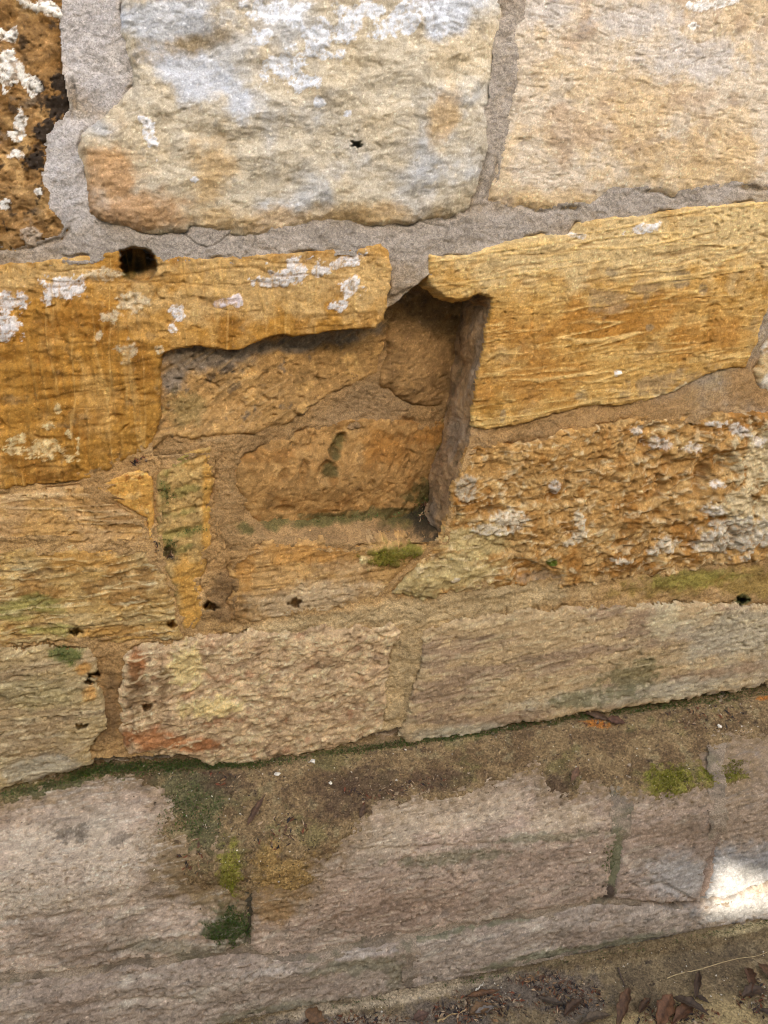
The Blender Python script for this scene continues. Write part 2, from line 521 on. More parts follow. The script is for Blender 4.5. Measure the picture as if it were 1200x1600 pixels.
wpiece('stone', [(820, -330), (818, 0), (814, 26), (805, 42), (800, 90), (793, 150), (783, 210), (774, 255), (764, 300), (761, 312), (788, 326), (840, 332), (900, 328),
       (938, 321), (962, 305), (1010, 300), (1060, 307), (1100, 302), (1150, 297), (1200, 296), (1640, 282), (1640, -330)], (204, 188, 164),
       lay(dict(a=.005, f=6), dict(a=.002, f=40, ang=-5, r=2), dict(a=.0005, f=110, ang=-4, r=5)),
       [dict(c=(208, 184, 146), f=14, t=.1, k=.8), dict(c=(176, 150, 120), f=11, t=.25, k=.7), dict(c=(160, 146, 130), f=45, t=.45, k=.6, ang=-5, r=3), dict(c=(214, 196, 166), f=70, t=.4, k=.6)],
       [dict(c=(186, 184, 184), e=[(850, 15, 60, 40, 0), (1090, 90, 120, 40, 0), (1000, 30, 90, 40, 0)], n=.9, f=30, t=.3, w=.4, k=.55),
        dict(c=(206, 172, 116), e=[(860, 315, 110, 22, 0), (1100, 250, 140, 50, 0), (1000, 180, 60, 70, 0)], n=.8, f=25, t=.2, w=.4, k=.55),
        dict(c=(232, 230, 226), e=[(1100, 8, 40, 9, -5), (1085, 40, 12, 8, 0), (1130, 4, 30, 7, 0)], n=.9, f=70, t=.2, w=.06, up=.001)],
       fk=[(.0022, 18, 5, -5, 2.5, .18), (.0012, 80, 3, -5, 3, .2)], st=[(-.0010, 70, -6, 6, (150, 132, 106), .4)], pk=0.55, contrast=.22, seed=13, edge=26, drop=.014)
# ---- second course
def tooled(px, py, u, v):
    m = sstep(300, 200, px) * sstep(430, 500, py)
    g = fbm(u, v, 75, 2, 77, .5, 88, 9) ; k = fbm(u, v, 60, 2, 78, .5, 2, 6)
    peck = sstep(.3, .5, perlin(u * 70 + 2 * perlin(u * 30, v * 30, 9), v * 34, 79)) * sstep(-.2, .3, fbm(u, v, 12, 2, 80))
    return m * (.0040 * np.abs(g) * 2 + .0032 * k) - sstep(330, 230, px) * sstep(420, 470, py) * .0035 * peck - .010 * sstep(60, 0, sdf(px, py, [(-500, 700), (130, 757), (250, 700), (250, 800), (-500, 800)]) * -1) * .3
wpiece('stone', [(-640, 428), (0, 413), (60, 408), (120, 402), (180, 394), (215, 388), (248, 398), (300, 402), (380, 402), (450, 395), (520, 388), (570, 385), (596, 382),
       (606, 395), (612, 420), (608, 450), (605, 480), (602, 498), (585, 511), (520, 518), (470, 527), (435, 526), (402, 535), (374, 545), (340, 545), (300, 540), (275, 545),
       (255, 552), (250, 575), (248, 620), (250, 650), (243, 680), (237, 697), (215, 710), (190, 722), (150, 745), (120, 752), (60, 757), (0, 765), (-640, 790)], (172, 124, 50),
       lay(dict(a=.005, f=7), dict(a=.0014, f=50), dict(a=.0007, f=150, ang=85, r=3)),
       [dict(c=(190, 146, 78), f=12, t=.15, k=.8), dict(c=(148, 100, 34), f=10, t=.2, k=.8), dict(c=(186, 140, 66), f=60, t=.35, k=.6), dict(c=(150, 120, 76), f=30, t=.45, k=.6)],
       [dict(c=(198, 166, 110), e=[(400, 440, 230, 60, -4), (560, 440, 60, 70, 0), (60, 430, 90, 26, -5)], n=.9, f=22, t=.15, w=.4, k=.7),
        dict(c=(212, 206, 200), e=[(92, 450, 50, 26, -5), (15, 515, 24, 36, 0), (20, 470, 40, 16, 0), (460, 425, 70, 22, -8), (540, 410, 40, 12, -15), (430, 440, 40, 14, 0), (545, 450, 24, 22, -30), (530, 478, 20, 12, 0), (275, 490, 16, 26, 15), (270, 515, 9, 10, 40)],
             n=1.0, f=48, t=.32, w=.07, up=.0013),
        dict(c=(220, 206, 204), e=[(348, 473, 18, 8, -15), (372, 470, 10, 12, -20)], n=.35, f=70, t=.12, w=.06, up=.0013),
        dict(c=(198, 176, 138), e=[(175, 495, 18, 12, -10), (205, 470, 30, 20, 0), (160, 430, 36, 12, 0), (198, 548, 16, 20, 10), (155, 525, 7, 8, 0), (250, 545, 7, 7, 0)], n=.9, f=70, t=.2, w=.08, up=.001),
        dict(c=(214, 186, 130), e=[(30, 690, 20, 16, 0), (70, 700, 36, 20, 0), (108, 675, 7, 10, 0), (112, 715, 16, 8, 0), (122, 700, 5, 22, 5), (20, 705, 24, 10, 0), (75, 665, 10, 8, 0), (90, 640, 6, 12, 0)], n=1.0, f=90, t=.3, w=.07, up=.0008, ang=0, r=2),
        dict(c=(64, 66, 50), e=[(214, 408, 32, 26, 10)], n=.3, f=60, t=.25, w=.2, k=.9), dict(c=(96, 92, 40), e=[(200, 428, 12, 12, 0)], n=.5, f=60, t=.2, w=.2, k=.7)],  # dark green in the drilled hole: moss, plus painted shade to deepen it
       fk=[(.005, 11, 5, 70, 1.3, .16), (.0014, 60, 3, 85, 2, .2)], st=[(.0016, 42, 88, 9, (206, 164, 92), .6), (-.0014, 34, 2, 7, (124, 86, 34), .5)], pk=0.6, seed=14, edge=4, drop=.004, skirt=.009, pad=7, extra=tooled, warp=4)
wpiece('stone', [(672, 399), (690, 402), (735, 400), (760, 388), (800, 375), (850, 365), (890, 366), (906, 350), (950, 340), (1020, 335), (1080, 325), (1150, 318),
       (1200, 314), (1292, 306), (1270, 360), (1230, 430), (1200, 482), (1190, 506), (1180, 540), (1165, 575), (1150, 574), (1120, 581), (1085, 594), (1060, 609), (1010, 627),
       (980, 632), (920, 635), (860, 648), (830, 660), (790, 668), (760, 672), (738, 668), (736, 650), (746, 590), (756, 540), (767, 482), (766, 466), (748, 458), (735, 465),
       (715, 470), (700, 465), (685, 455), (672, 445), (668, 428)], (194, 150, 78),
       lay(dict(a=.004, f=6), dict(a=.0010, f=45), dict(a=.0006, f=90, ang=5, r=8, o=2)),
       [dict(c=(208, 172, 104), f=60, t=.2, k=.7, ang=5, r=9), dict(c=(168, 122, 50), f=12, t=.2, k=.8), dict(c=(172, 142, 92), f=16, t=.4, k=.7), dict(c=(146, 110, 60), f=90, t=.5, k=.6, ang=5, r=6)],
       [dict(c=(206, 178, 124), e=[(950, 385, 330, 60, -5), (1150, 360, 140, 80, 0)], n=.8, f=20, t=.15, w=.4, k=.95),
        dict(c=(172, 116, 44), e=[(830, 590, 110, 60, -10), (960, 500, 160, 40, -6), (1090, 530, 90, 36, -10), (800, 520, 50, 50, 0)], n=.9, f=18, t=.25, w=.4, k=.65),
        dict(c=(150, 128, 96), e=[(1030, 600, 90, 20, -12), (950, 470, 50, 26, 0), (1010, 450, 30, 20, 0)], n=.9, f=40, t=.3, w=.3, k=.6),
        dict(c=(226, 220, 212), e=[(1005, 358, 30, 9, -12), (900, 368, 16, 6, 0), (965, 583, 9, 5, -20)], n=.9, f=70, t=.2, w=.06, up=.001),
        dict(c=(214, 194, 152), e=[(1080, 605, 46, 10, -22), (1050, 618, 40, 8, -12), (1130, 585, 30, 8, -10)], n=.7, f=60, t=.15, w=.1, k=.9, up=.002),
        dict(c=(132, 118, 92), e=[(1065, 437, 16, 18, 0), (1096, 453, 8, 10, 0), (955, 425, 12, 8, 30), (907, 617, 12, 8, -40), (785, 650, 5, 12, 15), (1015, 512, 8, 6, 0)], n=.5, f=50, t=.15, w=.2, k=.65)],
       fk=[(.003, 20, 4, 8, 1.6, .18), (.0016, 80, 3, 6, 2.5, .18)], st=[(.0016, 46, 7, 16, (228, 190, 118), .75), (.0012, 75, 4, 12, (222, 184, 112), .6), (-.0014, 60, 8, 9, (136, 96, 44), .5)], pk=0.7, seed=15, edge=4, drop=.004, warp=3.5, lvl=.001, bare=CHEEK,
       extra=lambda px, py, u, v: -.0035 * sstep(4.5, 0, seg_dist(px + 5 * fbm(u, v, 60, 2, 5), py, [(838, 448), (828, 500), (836, 545), (833, 565)])) - .004 * sstep(0, .7, ell(px, py, 1065, 437, 18, 20, 0)) - .003 * sstep(0, .7, ell(px, py, 1096, 453, 9, 11, 0)))
wpiece('stone', [(1308, 330), (1640, 310), (1640, 600), (1200, 617), (1187, 602), (1183, 578), (1195, 545), (1207, 515), (1244, 450)], (196, 168, 120),
       lay(dict(a=.005, f=8), dict(a=.002, f=60)), [dict(c=(220, 210, 190), f=20, t=.1, k=.8), dict(c=(170, 130, 70), f=30, t=.3)], fk=[(.004, 26, 5, 8, 1.6, .3)], seed=16)

# ---- inside the recess
def scratch(px, py, u, v):
    return .0012 * fbm(u, v, 70, 2, 41, .5, 32, 12)
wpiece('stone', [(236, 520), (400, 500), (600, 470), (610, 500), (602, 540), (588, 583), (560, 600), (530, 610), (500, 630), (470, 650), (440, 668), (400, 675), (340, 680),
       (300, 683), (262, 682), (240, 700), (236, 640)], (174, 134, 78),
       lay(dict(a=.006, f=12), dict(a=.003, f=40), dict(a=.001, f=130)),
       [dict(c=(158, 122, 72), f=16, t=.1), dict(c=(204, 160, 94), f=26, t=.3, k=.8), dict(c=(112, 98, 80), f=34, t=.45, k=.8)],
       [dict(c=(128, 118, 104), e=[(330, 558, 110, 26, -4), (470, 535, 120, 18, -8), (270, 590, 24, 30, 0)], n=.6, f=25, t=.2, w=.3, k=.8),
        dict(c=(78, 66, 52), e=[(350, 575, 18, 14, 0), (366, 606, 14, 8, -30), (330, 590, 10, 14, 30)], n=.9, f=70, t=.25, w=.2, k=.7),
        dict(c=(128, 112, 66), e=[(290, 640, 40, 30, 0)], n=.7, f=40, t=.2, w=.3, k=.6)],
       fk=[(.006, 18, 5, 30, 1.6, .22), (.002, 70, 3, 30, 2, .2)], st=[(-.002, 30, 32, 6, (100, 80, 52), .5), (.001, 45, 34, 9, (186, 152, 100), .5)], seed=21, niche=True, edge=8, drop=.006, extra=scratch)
wpiece('stone', [(600, 470), (640, 455), (672, 430), (720, 440), (775, 450), (785, 560), (760, 660), (722, 652), (690, 647), (668, 637), (640, 632), (624, 625), (612, 611),
       (596, 601), (592, 590), (600, 574), (608, 555), (604, 530), (608, 512), (620, 487)], (162, 126, 78),
       lay(dict(a=.006, f=10), dict(a=.002, f=45, ang=35, r=3), dict(a=.0009, f=130)),
       [dict(c=(140, 108, 66), f=14, t=.1), dict(c=(180, 140, 84), f=30, t=.35, k=.7), dict(c=(118, 92, 66), f=20, t=.4, k=.7)], [], fk=[(.006, 14, 5, 35, 1.6, .2), (.002, 60, 3, 40, 2, .2)], st=[(-.001, 40, 38, 5, (118, 88, 54), .35)], seed=22, niche=True, edge=16, drop=.012, extra=lambda px, py, u, v: .014 * sstep(-.1, .9, ell(px, py, 645, 570, 80, 90, -15)))
def pits(px, py, u, v):
    h = np.zeros(px.shape, np.float32)
    for (cx, cy, rx, ry, rot, d) in [(534, 688, 10, 13, 20, .012), (521, 704, 10, 12, 25, .012), (508, 733, 16, 19, 30, .011), (471, 737, 8, 24, 12, .010), (489, 690, 6, 15, 20, .007),
                                     (440, 742, 7, 16, 25, .006), (556, 668, 14, 10, 10, .006), (587, 730, 6, 26, 5, .005), (455, 700, 8, 12, 25, .006), (445, 795, 16, 8, 0, .007)]:
        h -= d * sstep(-.15, .5, ell(px + 3 * fbm(u, v, 90, 2, 3), py, cx, cy, rx, ry, rot))
    return h + .016 * sstep(-.1, .9, ell(px, py, 500, 745, 150, 70, -8))
wpiece('stone', [(385, 716), (405, 700), (430, 690), (452, 688), (480, 670), (520, 660), (580, 655), (640, 658), (680, 655), (740, 650), (740, 700), (720, 770), (690, 800),
       (620, 802), (560, 804), (500, 806), (450, 811), (430, 813), (395, 806), (380, 790), (372, 760), (375, 735)], (164, 124, 70),
       lay(dict(a=.006, f=14), dict(a=.002, f=36, ang=60, r=2), dict(a=.0012, f=120)),
       [dict(c=(148, 106, 54), f=16, t=.15), dict(c=(186, 146, 88), f=30, t=.3, k=.7), dict(c=(120, 90, 52), f=40, t=.45, k=.7)],
       [dict(c=(64, 68, 34), e=[(532, 690, 14, 14, 0), (520, 706, 12, 12, 0), (508, 733, 16, 18, 0), (660, 770, 40, 22, -20), (600, 800, 120, 9, -3), (560, 806, 140, 7, 0), (690, 690, 8, 40, 10)], n=.7, f=45, t=.3, w=.25, k=.75),
        dict(c=(164, 114, 52), e=[(680, 680, 34, 24, 0), (600, 700, 50, 30, 0)], n=.6, f=30, t=.2, w=.3, k=.7)],
       fk=[(.008, 22, 5, 60, 1.5, .25), (.003, 60, 3, 60, 1.5, .2)], st=[(-.0015, 40, 62, 4, (120, 84, 44), .35)], seed=23, niche=True, edge=12, drop=.008, extra=pits)

# ---- left of the recess: carved strip, wedge, pieces below the big block
def carve(px, py, u, v):
    h = 0
    for pts in ([(240, 742), (270, 722), (330, 708)], [(242, 772), (290, 762), (330, 748)], [(242, 806), (290, 798), (330, 788)], [(244, 838), (290, 828), (332, 816)], [(300, 735), (328, 722)]):
        h = h - .0035 * sstep(7, 0, seg_dist(px + 5 * fbm(u, v, 40, 3, 7), py + 6 * fbm(u, v, 30, 3, 6), pts))
    return h - .006 * sstep(248, 240, px) - .008 * sstep(0, .8, ell(px, py, 262, 868, 16, 18, 0))
wpiece('stone', [(241, 741), (262, 722), (300, 706), (328, 697), (336, 720), (332, 770), (331, 850), (323, 882), (314, 910), (320, 932), (322, 962), (305, 985), (285, 990),
       (272, 950), (264, 905), (246, 872), (241, 820)], (188, 152, 90),
       lay(dict(a=.003, f=20), dict(a=.0015, f=70), dict(a=.0008, f=150)),
       [dict(c=(186, 140, 68), f=14, t=.2, k=.7), dict(c=(130, 110, 66), f=30, t=.3, k=.7)],
       [dict(c=(200, 146, 62), e=[(300, 905, 34, 50, 0), (325, 800, 12, 100, 0), (300, 950, 24, 40, 0)], n=.5, f=30, t=.2, w=.25, k=.8),
        dict(c=(104, 104, 42), e=[(256, 765, 14, 36, 0), (290, 768, 50, 10, -10), (290, 802, 50, 9, -10), (290, 832, 50, 10, -12), (262, 840, 20, 14, 0), (285, 718, 40, 7, -18), (275, 860, 30, 10, -20)], n=1.1, f=40, t=.35, w=.35, k=.6),
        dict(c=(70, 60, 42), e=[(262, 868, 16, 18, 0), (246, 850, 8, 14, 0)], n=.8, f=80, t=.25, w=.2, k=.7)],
       fk=[(.004, 26, 5, 10, 1.4, .25)], st=[(-.001, 50, 15, 5, (110, 90, 52), .35)], seed=24, edge=8, drop=.007, extra=carve)
wpiece('stone', [(146, 762), (180, 745), (222, 733), (238, 744), (240, 812), (239, 846), (231, 846), (228, 812), (196, 795), (168, 780)], (208, 154, 72),
       lay(dict(a=.003, f=25), dict(a=.001, f=120)), [dict(c=(216, 172, 100), f=40, t=.2), dict(c=(170, 112, 46), f=60, t=.45, w=.15)], fk=[(.004, 40, 4, 10, 1.2, .2)], seed=25, edge=6, drop=.006, warp=2.5)
def wedge_lines(px, py, u, v):
    return .0016 * fbm(u, v, 90, 2, 55, .5, -3, 14) * sstep(800, 825, py)
wpiece('stone', [(-640, 805), (0, 774), (60, 765), (130, 758), (148, 768), (192, 798), (230, 816), (232, 846), (208, 853), (150, 851), (80, 847), (0, 851), (-640, 868)], (196, 152, 88),
       lay(dict(a=.004, f=10), dict(a=.001, f=70, ang=-5, r=3)), [dict(c=(190, 152, 102), f=16, t=.1, k=.7), dict(c=(150, 110, 58), f=24, t=.3, k=.7, ang=-3, r=3), dict(c=(208, 176, 126), f=90, t=.5, k=.7, ang=-2, r=8)],
       [dict(c=(140, 102, 54), e=[(170, 800, 70, 26, 25)], n=.4, t=.2, w=.3, k=.6)], fk=[(.003, 24, 4, -5, 2.5, .2)], st=[(.0014, 50, -4, 14, (216, 184, 132), .6), (-.0014, 50, -5, 12, (126, 90, 50), .45)], seed=26, edge=12, drop=0.004, extra=wedge_lines, warp=3)
LAM = lambda a, f, r=6, ang=2: dict(a=a, f=f, ang=ang, r=r, o=3)
wpiece('stone', [(-640, 878), (0, 857), (100, 853), (200, 857), (236, 861), (250, 882), (263, 904), (271, 950), (286, 990), (268, 1001), (222, 1001), (190, 1005), (100, 1003),
       (60, 1010), (0, 1010), (-640, 1022)], (196, 158, 92),
       lay(dict(a=.006, f=12), LAM(.002, 34, 4), LAM(.001, 90, 5), dict(a=.001, f=140)),
       [dict(c=(196, 168, 114), f=34, t=.1, k=.8, r=4), dict(c=(150, 108, 52), f=14, t=.2, k=.8), dict(c=(120, 92, 54), f=50, t=.4, k=.8, r=4), dict(c=(214, 196, 150), f=70, t=.45, k=.8, r=4)],
       [dict(c=(150, 146, 74), e=[(55, 945, 60, 22, 0), (70, 985, 60, 12, -4), (20, 960, 40, 16, 0)], n=.8, f=50, t=.3, w=.25, k=.7, r=3),
        dict(c=(188, 136, 62), e=[(140, 870, 90, 26, 0), (190, 990, 80, 14, 0)], n=.6, f=30, t=.2, w=.3, k=.7),
        dict(c=(84, 66, 40), e=[(230, 858, 20, 10, 0)], n=.8, f=70, t=.2, w=.2, k=.7)], fk=[(.008, 16, 6, 3, 2.6, .3), (.003, 70, 4, 3, 3, .3)], st=[(-.0024, 40, 3, 5, (110, 80, 44), .5), (.0015, 60, 2, 8, (222, 196, 140), .7)], seed=27, warp=8, edge=14, drop=0.004)
# ---- under the sill
wpiece('stone', [(365, 872), (385, 853), (420, 849), (500, 851), (560, 853), (640, 849), (668, 851), (650, 872), (625, 896), (600, 926), (560, 945), (500, 958), (440, 968), (380, 978),
       (359, 970), (356, 940), (363, 910), (357, 890)], (190, 148, 88),
       lay(dict(a=.004, f=12), LAM(.002, 70, 9), LAM(.0012, 150, 8)),
       [dict(c=(186, 152, 104), f=22, t=.15, k=.8, r=3), dict(c=(146, 106, 56), f=24, t=.2, k=.7), dict(c=(110, 84, 52), f=70, t=.45, k=.6, r=6)],
       [dict(c=(188, 164, 126), e=[(480, 940, 110, 30, -8)], n=.6, f=30, t=.15, w=.35, k=.75), dict(c=(186, 132, 62), e=[(470, 865, 100, 18, 0), (385, 885, 22, 40, 0)], n=.6, f=30, t=.2, w=.3, k=.7),
        dict(c=(112, 106, 34), e=[(605, 868, 44, 20, -5), (640, 860, 30, 12, 0)], n=.8, f=80, t=.2, w=.25, k=.85, up=.005), dict(c=(214, 190, 130), e=[(568, 875, 8, 8, 0)], n=.5, t=.15, w=.1)],
       fk=[(.005, 20, 5, 6, 2.6, .25), (.002, 70, 3, 6, 3, .2)], st=[(-.0014, 60, 5, 12, (124, 92, 54), .45)], seed=28, warp=8, edge=14, drop=0.004)
def crags(px, py, u, v):
    r = fbm(u, v, 26, 4, 61, .55, 10, 1.3, True)
    m = .35 + .65 * sstep(820, 1000, px)
    h = .008 * m * r
    for (cx, cy, rx, ry, rot, d) in [(1005, 700, 14, 22, 10, .016), (1045, 725, 20, 16, 0, .014), (1095, 745, 12, 34, 10, .018), (1130, 720, 22, 18, 0, .014), (1030, 755, 10, 14, 0, .012), (1022, 805, 12, 12, 0, .010),
                                     (765, 800, 26, 10, -8, .012), (862, 780, 9, 12, 0, .010), (830, 895, 50, 20, 15, .012), (800, 860, 20, 24, 0, .008), (1140, 835, 20, 12, 0, .008)]:
        h -= d * sstep(-.2, .7, ell(px + 4 * fbm(u, v, 50, 2, 3), py + 4 * fbm(u, v, 50, 2, 4), cx, cy, rx, ry, rot))
    return h
wpiece('stone', [(730, 700), (745, 690), (800, 695), (850, 686), (900, 671), (960, 661), (1000, 652), (1060, 651), (1120, 650), (1180, 652), (1200, 647), (1640, 612), (1640, 850), (1200, 872),
       (1120, 881), (1050, 896), (960, 906), (900, 914), (850, 917), (800, 915), (760, 919), (720, 925), (660, 935), (612, 928), (655, 880), (690, 840), (700, 800), (706, 762), (720, 730)], (182, 138, 76),
       lay(dict(a=.008, f=9), LAM(.002, 40, 2.2, 5), dict(a=.002, f=85), dict(a=.0013, f=170)),
       [dict(c=(198, 160, 100), f=34, t=.1, k=.8, r=2), dict(c=(156, 106, 44), f=16, t=.15, k=.85), dict(c=(124, 90, 46), f=44, t=.35, k=.8), dict(c=(206, 182, 136), f=60, t=.4, k=.8)],
       [dict(c=(186, 164, 108), e=[(690, 900, 110, 36, -8), (740, 850, 60, 40, 0), (640, 930, 60, 10, 0)], n=.8, f=45, t=.15, w=.3, k=.85, r=2),
        dict(c=(206, 186, 142), e=[(1190, 720, 70, 80, 30), (1150, 790, 60, 34, 0), (1200, 800, 60, 60, 0)], n=1.0, f=45, t=.35, w=.14, k=.8, up=.003),
        dict(c=(196, 184, 160), e=[(1150, 835, 66, 36, -5), (1110, 850, 40, 16, 0)], n=.6, f=45, t=.15, w=.1, k=.9, up=.004),
        dict(c=(216, 204, 186), e=[(995, 675, 14, 12, 0), (1030, 692, 28, 12, 5), (1150, 670, 24, 12, 20), (1115, 662, 16, 6, 0), (1110, 795, 20, 14, 0), (1118, 755, 14, 8, -20), (865, 762, 10, 14, 10), (1085, 700, 18, 12, 0), (1180, 690, 16, 12, 0)], n=.7, f=70, t=.28, w=.1, up=.002, k=.85),
        dict(c=(208, 190, 158), e=[(795, 812, 36, 18, -5), (770, 828, 40, 10, 0), (710, 905, 12, 5, -15), (905, 815, 10, 24, -10), (900, 840, 24, 10, -30), (968, 876, 20, 6, 3), (1020, 862, 14, 8, 0), (1040, 850, 22, 12, 0)], n=.8, f=70, t=.2, w=.1, up=.003),
        dict(c=(176, 158, 128), e=[(727, 763, 19, 24, 10)], n=.35, f=70, t=.1, w=.05, up=.003),
        dict(c=(84, 96, 26), e=[(862, 878, 10, 7, 0)], n=.3, t=.1, w=.15),
        dict(c=(134, 118, 96), e=[(850, 905, 40, 12, 0)], n=.6, t=.2, w=.3, k=.6)],
       fk=[(.014, 12, 6, 12, 1.5, .35), (.005, 46, 4, 8, 1.7, .3)], st=[(-.003, 45, 14, 2, (110, 76, 38), .45), (.002, 50, 10, 3, (222, 196, 148), .6)], pk=0.8, seed=29, edge=10, drop=.005, bare=CHEEK, warp=8, extra=crags)
# ---- lowest course above the ledge
wpiece('stone', [(-640, 1034), (0, 1015), (70, 1012), (100, 1016), (138, 1012), (146, 1040), (150, 1070), (160, 1092), (165, 1130), (147, 1150), (136, 1175), (146, 1190), (100, 1206),
       (50, 1222), (0, 1232), (-640, 1268)], (178, 152, 104),
       lay(dict(a=.005, f=9), LAM(.001, 45, 5, 3), LAM(.0015, 120, 7, 3)),
       [dict(c=(160, 134, 96), f=20, t=.1, k=.8, r=3), dict(c=(200, 178, 134), f=50, t=.3, k=.8, r=5, ang=3), dict(c=(116, 94, 62), f=60, t=.45, k=.7, r=4, ang=3)],
       [dict(c=(88, 96, 40), e=[(105, 1022, 34, 16, 5)], n=.6, f=50, t=.2, w=.25, k=.85), dict(c=(196, 138, 62), e=[(130, 1042, 18, 12, -30), (140, 1080, 14, 14, 0)], n=.5, t=.2, w=.25, k=.7),
        dict(c=(150, 138, 92), e=[(60, 1080, 80, 30, 0)], n=.6, f=30, t=.2, w=.3, k=.5), dict(c=(166, 158, 136), e=[(60, 1200, 90, 22, -10)], n=.6, f=30, t=.2, w=.3, k=.6)],
       fk=[(.007, 24, 6, 4, 3, .3), (.003, 80, 4, 3, 3.5, .3)], st=[(-.0016, 50, 4, 7, (116, 92, 60), .45), (.001, 70, 3, 9, (216, 194, 146), .6)], seed=30, lvl=.007, pad=3, skirt=.002, warp=7, edge=16, drop=0.005)
wpiece('stone', [(200, 1018), (230, 1007), (270, 1010), (300, 996), (400, 987), (480, 985), (560, 976), (610, 976), (622, 986), (615, 1010), (606, 1050), (600, 1090), (596, 1140),
       (560, 1155), (520, 1165), (450, 1180), (390, 1190), (330, 1192), (290, 1180), (200, 1176), (190, 1150), (186, 1110), (191, 1060)], (194, 162, 118),
       lay(dict(a=.005, f=9), dict(a=.004, f=40), LAM(.002, 90, 3, 8), dict(a=.001, f=150)),
       [dict(c=(170, 138, 100), f=22, t=.1, k=.8), dict(c=(206, 180, 132), f=55, t=.25, k=.85, r=2, ang=8), dict(c=(168, 116, 78), f=34, t=.4, k=.6), dict(c=(110, 84, 58), f=70, t=.45, k=.7, r=2)],
       [dict(c=(216, 188, 122), e=[(290, 1040, 34, 36, 0), (330, 1100, 60, 18, -5)], n=.8, f=60, t=.2, w=.2, k=.8, up=.003), dict(c=(158, 94, 44), e=[(240, 1152, 70, 18, 4), (300, 1160, 50, 14, 0), (215, 1040, 16, 30, 0)], n=.6, f=40, t=.2, w=.3, k=.8),
        dict(c=(104, 78, 46), e=[(215, 1080, 26, 50, 0), (255, 1060, 12, 40, 0)], n=.8, f=60, t=.25, w=.3, k=.7)],
       fk=[(.005, 18, 6, 10, 2, .3), (.0028, 70, 4, 8, 2.4, .35)], st=[(-.002, 50, 10, 3, (112, 84, 58), .45), (.0014, 60, 8, 4, (228, 204, 156), .7)], seed=31, lvl=.007, pad=3, skirt=.002, warp=7, edge=18, drop=0.006)
wpiece('stone', [(657, 1003), (665, 986), (720, 968), (800, 957), (900, 950), (960, 946), (1060, 942), (1130, 946), (1200, 946), (1640, 935), (1640, 1020), (1200, 1069), (1100, 1086), (1000, 1101),
       (900, 1113), (800, 1131), (700, 1150), (640, 1158), (624, 1150), (635, 1120), (650, 1070), (660, 1030)], (190, 160, 114),
       lay(dict(a=.005, f=7), LAM(.0007, 70, 8, 6), dict(a=.0012, f=55), LAM(.0008, 150, 8, 6)),
       [dict(c=(158, 130, 100), f=18, t=.1, k=.8, r=3, ang=6), dict(c=(196, 172, 128), f=60, t=.3, k=.7, r=6, ang=6), dict(c=(126, 104, 76), f=70, t=.5, k=.6, r=5, ang=6)],
       [dict(c=(186, 174, 144), e=[(1150, 990, 110, 46, -5), (1000, 1080, 200, 18, -6), (720, 1140, 90, 12, -6)], n=.6, f=25, t=.15, w=.4, k=.7),
        dict(c=(110, 106, 66), e=[(980, 1060, 70, 36, -25), (900, 1090, 60, 16, -8), (1010, 1040, 20, 26, 0)], n=.9, f=50, t=.3, w=.25, k=.65), dict(c=(206, 190, 148), e=[(1035, 965, 26, 40, 30)], n=.7, f=50, t=.2, w=.3, k=.6)],
       fk=[(.0025, 14, 5, 6, 3, .2), (.0014, 70, 4, 6, 4, .25)], st=[(-.0012, 60, 6, 9, (120, 98, 68), .45), (.001, 70, 6, 10, (212, 190, 144), .5)], seed=32, lvl=.007, pad=3, skirt=.002, warp=7, edge=18, drop=0.005)

# ---- plinth stones
def bedlines(pts_list, d, w):
    def f(px, py, u, v):
        h = np.zeros(px.shape, np.float32)
        wy = py + 4 * fbm(u, v, 14, 3, 91)
        for pts in pts_list:
            h -= d * sstep(w, 0, seg_dist(px, wy, pts))
        return h
    return f
SOIL_POLY = [(-640, 1270), (0, 1218), (60, 1204), (150, 1180), (300, 1168), (400, 1168), (500, 1152), (620, 1140), (760, 1116), (900, 1090), (1000, 1079), (1200, 1048), (1640, 980),
             (1640, 1120), (1200, 1152), (1140, 1166), (1090, 1190), (1120, 1215), (1175, 1200), (1180, 1215), (1100, 1240), (1050, 1246), (1010, 1243), (965, 1246), (930, 1228), (890, 1254), (852, 1240), (842, 1200),
             (800, 1214), (690, 1250), (600, 1262), (574, 1284), (545, 1320), (500, 1352), (482, 1385), (455, 1400), (420, 1390), (394, 1400), (386, 1420), (350, 1380), (300, 1382), (262, 1352), (248, 1300), (262, 1240), (205, 1214), (120, 1228), (0, 1262), (-640, 1330)]
SEAM = [(-640, 1290), (-40, 1243), (60, 1222), (110, 1206), (170, 1191), (300, 1184), (400, 1190), (500, 1171), (620, 1157), (760, 1134), (900, 1108), (1000, 1097), (1230, 1065), (1640, 1005)]
def dusted(px, py, u, v, c, h):
    m = sstep(-60, 14, sdf(px, py, SOIL_POLY) + 34 * fbm(u, v, 26, 5, 95, .7)) * (.72 + .5 * fbm(u, v, 90, 3, 96))
    return mix(c, lin((140, 114, 78)), np.clip(m, 0, .95)[..., None])
PT = [dict(c=(156, 135, 110), f=12, t=.1, k=.8), dict(c=(194, 176, 148), f=30, t=.3, k=.7, r=3, ang=6), dict(c=(112, 100, 86), f=60, t=.45, k=.7, r=4, ang=6), dict(c=(160, 136, 112), f=8, t=.1, k=.6)]
